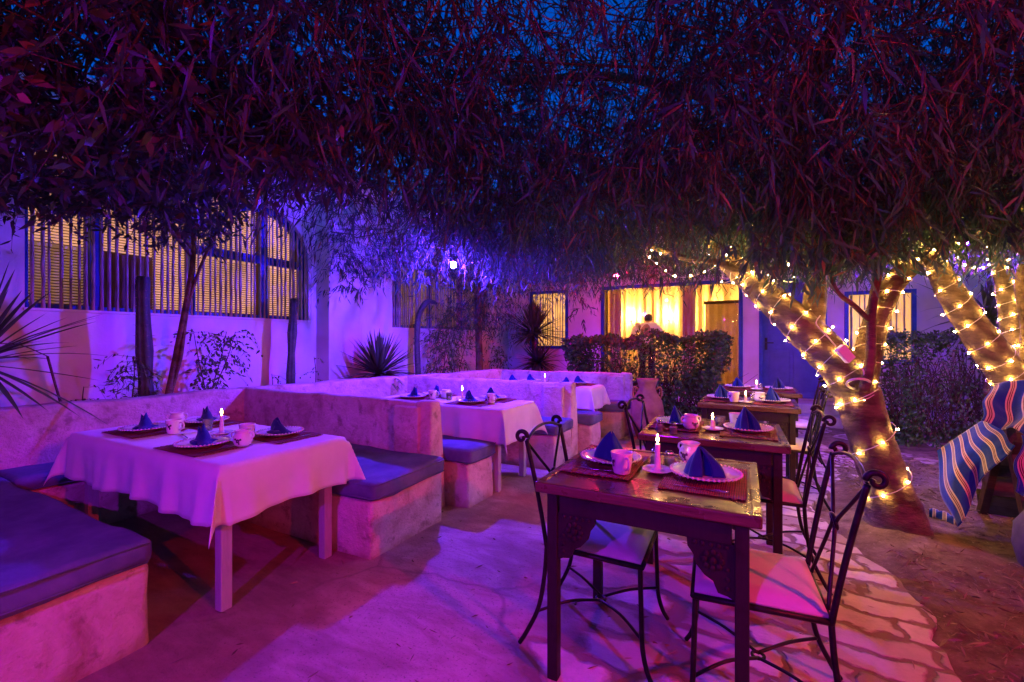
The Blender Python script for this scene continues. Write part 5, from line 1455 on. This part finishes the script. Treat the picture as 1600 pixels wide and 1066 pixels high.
# ================================================================== POTS
def jar(loc, prof, mat, lab, handles=True, hz=(.0, 0), name='clay_jar', cat='jar'):
    t = empty(name, loc, .4, lab, cat)
    g = G(); g.lathe(prof, 36, mod=lambda a, r, z: 1 + .012 * math.sin(3 * a + z * 9)); g.build('body', mat, t, smooth=True)
    if handles:
        for s in (-1, 1):
            G().tube(curve([(s * hz[0], 0, hz[1]), (s * (hz[0] + .06), 0, hz[1] + .03), (s * (hz[0] + .075), 0, hz[1] - .06), (s * (hz[0] + .05), 0, hz[1] - .15)]), .014, 8).build('handle', mat, t, smooth=True)
    return t
jar((-1.20, 6.05, 0), [(0, .0), (.11, .0), (.13, .02), (.19, .18), (.215, .36), (.19, .52), (.12, .64), (.105, .68), (.125, .76), (.14, .80), (.125, .80), (.09, .70), (.09, .64), (0, .6)], 'terracotta', 'terracotta amphora glowing red at the end of the farthest booth', hz=(.11, .66))
jar((att(1672, 900, 2.45).x, att(1672, 900, 2.45).y, -.02), [(0, 0), (.14, 0), (.19, .05), (.215, .16), (.21, .27), (.16, .36), (.10, .40), (.10, .43), (.12, .45), (.09, .45), (.08, .40), (0, .38)], 'grey_clay', 'round grey clay jar cut by the right edge of the view', False)
t = jar((.02, 7.75, 0), [(0, 0), (.13, 0), (.15, .02), (.20, .26), (.22, .30), (.20, .30), (.17, .26), (0, .25)], 'grey_clay', 'clay planter holding pale agave leaves left of the door steps', False, name='plant_pot', cat='plant pot')
rosette(t, 26, .36, .055, (10, 85), seed=15, center=(0, 0, .28)).name = 'agave_leaves'
jar((-.32, 7.9, 0), [(0, 0), (.12, 0), (.18, .2), (.2, .4), (.14, .52), (.12, .56), (.15, .60), (.11, .60), (.1, .52), (0, .5)], 'grey_clay', 'tall clay jar standing between the clipped hedge and the planter', False)

# ================================================================== STRIPED BLANKETS ON A WOODEN RACK
rk = empty('wooden_rack', att(1600, 800, 3.15), 0, 'dark plank trestle under the striped blankets at the right edge', 'rack')
o0 = rk.location.copy(); rk.location.z = 0; o0.z = 0
g = G()
def plank(g, a, b, w, th, up=Vector((0, 0, 1))):
    a, b = Vector(a), Vector(b); d = (b - a); L = d.length; d.normalize(); s = d.cross(up).normalized(); u = s.cross(d)
    m = Matrix(((d.x, s.x, u.x, a.x), (d.y, s.y, u.y, a.y), (d.z, s.z, u.z, a.z), (0, 0, 0, 1))); g.box(0, L, -w / 2, w / 2, -th / 2, th / 2, m)
ra_, rb_ = att(1548, 640, 3.05) - o0, att(1760, 640, 2.75) - o0
ra_.z = rb_.z = .80
plank(g, ra_, rb_, .10, .06); g.build('ridge_beam', 'brown_wood', rk, bevel=.004)
ax_ = (rb_ - ra_).normalized(); sd = Vector((-ax_.y, ax_.x, 0))
for f in (.12, .85):
    for s in (-1, 1):
        p = ra_.lerp(rb_, f); g = G(); q = p + sd * s * .42; q.z = -.03; plank(g, q, p, .07, .045, ax_); g.build('leg', 'brown_wood', rk, bevel=.004)
for k, h in enumerate((.10, .26, .42, .58)):
    g = G(); e = -(.42 * (1 - h / .80)) - .035
    plank(g, ra_ + ax_ * .05 + sd * e + Vector((0, 0, h - .80)), rb_ + sd * e + Vector((0, 0, h - .80)), .02, .175, Vector((0, 0, 1)) + sd * -.45); g.build('plank', 'brown_wood', rk, bevel=.003)
    g = G(); plank(g, ra_ + ax_ * .05 - sd * e + Vector((0, 0, h - .80)), rb_ - sd * e + Vector((0, 0, h - .80)), .02, .175, Vector((0, 0, 1)) + sd * .45); g.build('plank', 'brown_wood', rk, bevel=.003)
def blanket(name, corners, us, lab, seed, sagk=.05, nu=40, nv=30, name_off=None):
    """corners TL, TR, BR, BL; u runs across the stripes"""
    TL, TR, BR, BL = [Vector(c) for c in corners]
    nrm = (TR - TL).cross(BL - TL).normalized()
    g = G(); g.uv = []
    for j in range(nv + 1):
        v = j / nv
        for i in range(nu + 1):
            u = i / nu
            p = TL * (1 - u) * (1 - v) + TR * u * (1 - v) + BR * u * v + BL * (1 - u) * v
            w = .030 * math.sin(u * 11 + seed + 2 * v) * (.25 + v) + .016 * math.sin(u * 4.1 + v * 5 + seed) + .010 * noise.noise(Vector((u * 6, v * 6, seed)))
            p = p + nrm * (w - sagk * math.sin(PI * u) * math.sin(PI * v)) 
            p += (BL - TL).normalized() * (.028 * math.sin(u * 7 + seed) * v) + (TR - TL).normalized() * ((-.07 if seed == 1 else 0.0) * math.sin(PI * v) * max(0, .5 - u) + .010 * math.sin(v * 9 + u * 3))
            if p.z < .012: p.z = .012 + .01 * abs(math.sin(u * 20))
            g.v.append(p); g.uv.append((us[0] + (us[1] - us[0]) * u, v))
    for j in range(nv):
        for i in range(nu):
            q = j * (nu + 1) + i; g.f.append((q, q + 1, q + nu + 2, q + nu + 1))
    o = g.build('striped_blanket', 'striped_blanket', smooth=True, solid=.006); return tag(o, lab, 'blanket', 'striped blankets on the rack')
blanket('b', (att(1464, 704, 3.12), att(1543, 652, 3.0), att(1586, 688, 2.72), att(1494, 818, 2.98)), (0, 6.2), 'blue striped blanket slanting from the rack down to the ground', 1)
blanket('b', (att(1548, 604, 3.05), att(1660, 585, 2.85), att(1650, 690, 2.62), att(1533, 660, 2.9)), (.35, 4.6), 'blue striped blanket thrown over the top of the rack', 3, -.03)
blanket('b', (att(1592, 680, 2.66), att(1660, 690, 2.6), att(1660, 790, 2.55), att(1590, 775, 2.6)), (0, 3.0), 'blue striped blanket end hanging at the very right edge', 5, -.02)
g = G(); g.uv = []   # rolled end lying on the ground
P_ = curve([att(1452, 800, 3.3), att(1470, 806, 3.25), att(1492, 812, 3.15)], 8)
for i, p in enumerate(P_):
    for k in range(14):
        a = 2 * PI * k / 14; r = .035 * (1 + .25 * math.sin(3 * a + i)); g.v.append((p.x + .3 * r * math.cos(a), p.y + r * math.cos(a), max(.0, .032 + r * math.sin(a)))); g.uv.append((i / 6, 0))
for i in range(len(P_) - 1):
    for k in range(14):
        a = i * 14 + k; b = i * 14 + (k + 1) % 14; g.f.append((a, b, b + 14, a + 14))
tag(g.build('blanket_roll', 'striped_blanket', smooth=True), 'small rolled end of striped cloth on the dirt', 'cloth roll')

# ================================================================== GROUND LITTER
n = 6000
x = .75 + np.abs(rng.normal(0, 1.0, n)); y = rng.uniform(.8, 6.5, n); z = np.array([.012 + .028 + .05 * noise.noise(Vector((a * 1.3, b * 1.3, 3))) - .01 for a, b in zip(x, y)])
P = np.stack([x, y, z], 1); D = rng.normal(size=(n, 3)); D[:, 2] *= .25
tag(leaf_mesh('leaf_litter', 'litter_leaf', P, D, rng.uniform(.02, .085, n), rng.uniform(.003, .011, n)), 'dry fallen leaves and straw on the dirt beside the flagstones', 'leaf litter', None, 'stuff')
n = 420
P = np.stack([rng.uniform(-2.2, .7, n), rng.uniform(.5, 7, n), np.full(n, .004)], 1); D = rng.normal(size=(n, 3)); D[:, 2] *= .05
tag(leaf_mesh('leaf_litter', 'litter_leaf', P, D, rng.uniform(.02, .07, n), rng.uniform(.004, .010, n)), 'thin scatter of fallen leaves on the patio', 'leaf litter', None, 'stuff')

# ================================================================== PERSON in the lit room (standing with the back to the window)
def person():
    t = empty('person', (-2.06, 10.35, .28), 0, 'person in a white shirt seen from behind, standing in the lit room', 'person')
    J = {'pel': (0, 0, .92), 'wa': (0, .0, 1.08), 'ch': (0, .03, 1.28), 'nk': (0, .10, 1.40), 'nk2': (0, .15, 1.44), 'hd': (0, .20, 1.50), 'hd2': (0, .23, 1.58)}
    E_ = [('pel', 'wa'), ('wa', 'ch'), ('ch', 'nk'), ('nk', 'nk2'), ('nk2', 'hd'), ('hd', 'hd2')]
    Rd = {'pel': (.155, .11), 'wa': (.14, .10), 'ch': (.165, .115), 'nk': (.075, .07), 'nk2': (.055, .055), 'hd': (.078, .092), 'hd2': (.07, .08)}
    for s, k in ((-1, 'l'), (1, 'r')):
        J.update({k + 'sh': (s * .19, .06, 1.36), k + 'el': (s * .36, .10, 1.16), k + 'wr': (s * .24, .27, 1.0), k + 'hp': (s * .10, 0, .86), k + 'kn': (s * .10, .02, .47), k + 'an': (s * .10, -.02, .07), k + 'to': (s * .11, .14, .035)})
        E_ += [('ch', k + 'sh'), (k + 'sh', k + 'el'), (k + 'el', k + 'wr'), ('pel', k + 'hp'), (k + 'hp', k + 'kn'), (k + 'kn', k + 'an'), (k + 'an', k + 'to')]
        Rd.update({k + 'sh': (.068, .068), k + 'el': (.046, .046), k + 'wr': (.030, .034), k + 'hp': (.092, .095), k + 'kn': (.06, .062), k + 'an': (.042, .045), k + 'to': (.042, .032)})
        prev = k + 'wr'; J[k + 'pm'] = (s * .21, .33, .985); Rd[k + 'pm'] = (.036, .018); E_.append((prev, k + 'pm'))
        for q in range(4):
            a = k + 'f%d' % q; b = k + 'g%d' % q; ox = (q - 1.5) * .019
            J[a] = (s * .20 + ox, .37 + (.006 if q in (1, 2) else 0), .98); J[b] = (s * .195 + ox, .405 + (.012 if q in (1, 2) else 0), .945)
            Rd[a] = (.009, .009); Rd[b] = (.0075, .0075); E_ += [(k + 'pm', a), (a, b)]
        J[k + 'th'] = (s * .165, .335, .985); J[k + 'ti'] = (s * .155, .365, .978); Rd[k + 'th'] = (.010, .010); Rd[k + 'ti'] = (.008, .008); E_ += [(k + 'pm', k + 'th'), (k + 'th', k + 'ti')]
    def skin(names, edges, nm, mat, grow, par, root):
        idx = {n: i for i, n in enumerate(names)}
        me = bpy.data.meshes.new(nm); me.from_pydata([J[n] for n in names], [(idx[a], idx[b]) for a, b in edges], [])
        me.materials.append(M[mat]); o = bpy.data.objects.new(nm, me); COL.objects.link(o); o.parent = par
        m_ = o.modifiers.new('skin', 'SKIN'); m_.use_smooth_shade = True
        for n in names:
            sv = me.skin_vertices[0].data[idx[n]]; sv.radius = (Rd[n][0] + grow, Rd[n][1] + grow)
            sv.use_root = (n == root)
        q = o.modifiers.new('sub', 'SUBSURF'); q.levels = 2; q.render_levels = 2
        return o
    body = skin(list(J), E_, 'body', 'skin', 0, t, 'pel')
    sh = ['pel', 'wa', 'ch', 'nk', 'lsh', 'lel', 'rsh', 'rel']
    skin(sh, [('pel', 'wa'), ('wa', 'ch'), ('ch', 'nk'), ('ch', 'lsh'), ('lsh', 'lel'), ('ch', 'rsh'), ('rsh', 'rel')], 'shirt', 'shirt', .016, t, 'pel')
    tr_ = ['pel', 'lhp', 'lkn', 'lan', 'rhp', 'rkn', 'ran']
    skin(tr_, [('pel', 'lhp'), ('lhp', 'lkn'), ('lkn', 'lan'), ('pel', 'rhp'), ('rhp', 'rkn'), ('rkn', 'ran')], 'trousers', 'trousers', .012, t, 'pel')
    g = G(); prof = [(0.0, -.075), (.06, -.07), (.092, -.03), (.098, .03), (.080, .075), (.04, .098), (0, .102)]
    g.ball((0, .20, 1.545), .100, 14, (.92, 1.05, 1.02)); g.v = [(x, y + .02 * (z - 1.5) / .1 - .01, max(z, 1.47) if y < .2 else max(z, 1.47 + (y - .2) * 1.2)) for x, y, z in g.v]
    g.build('hair', 'hair', t, smooth=True)
    g = G(); g.ball((0, .315, 1.53), .014, 8, (1, 1.2, 1.6)); 
    for s in (-1, 1): g.ball((s * .088, .205, 1.52), .022, 8, (.4, .8, 1.3))
    g.build('face_features', 'skin', t, smooth=True)
person()
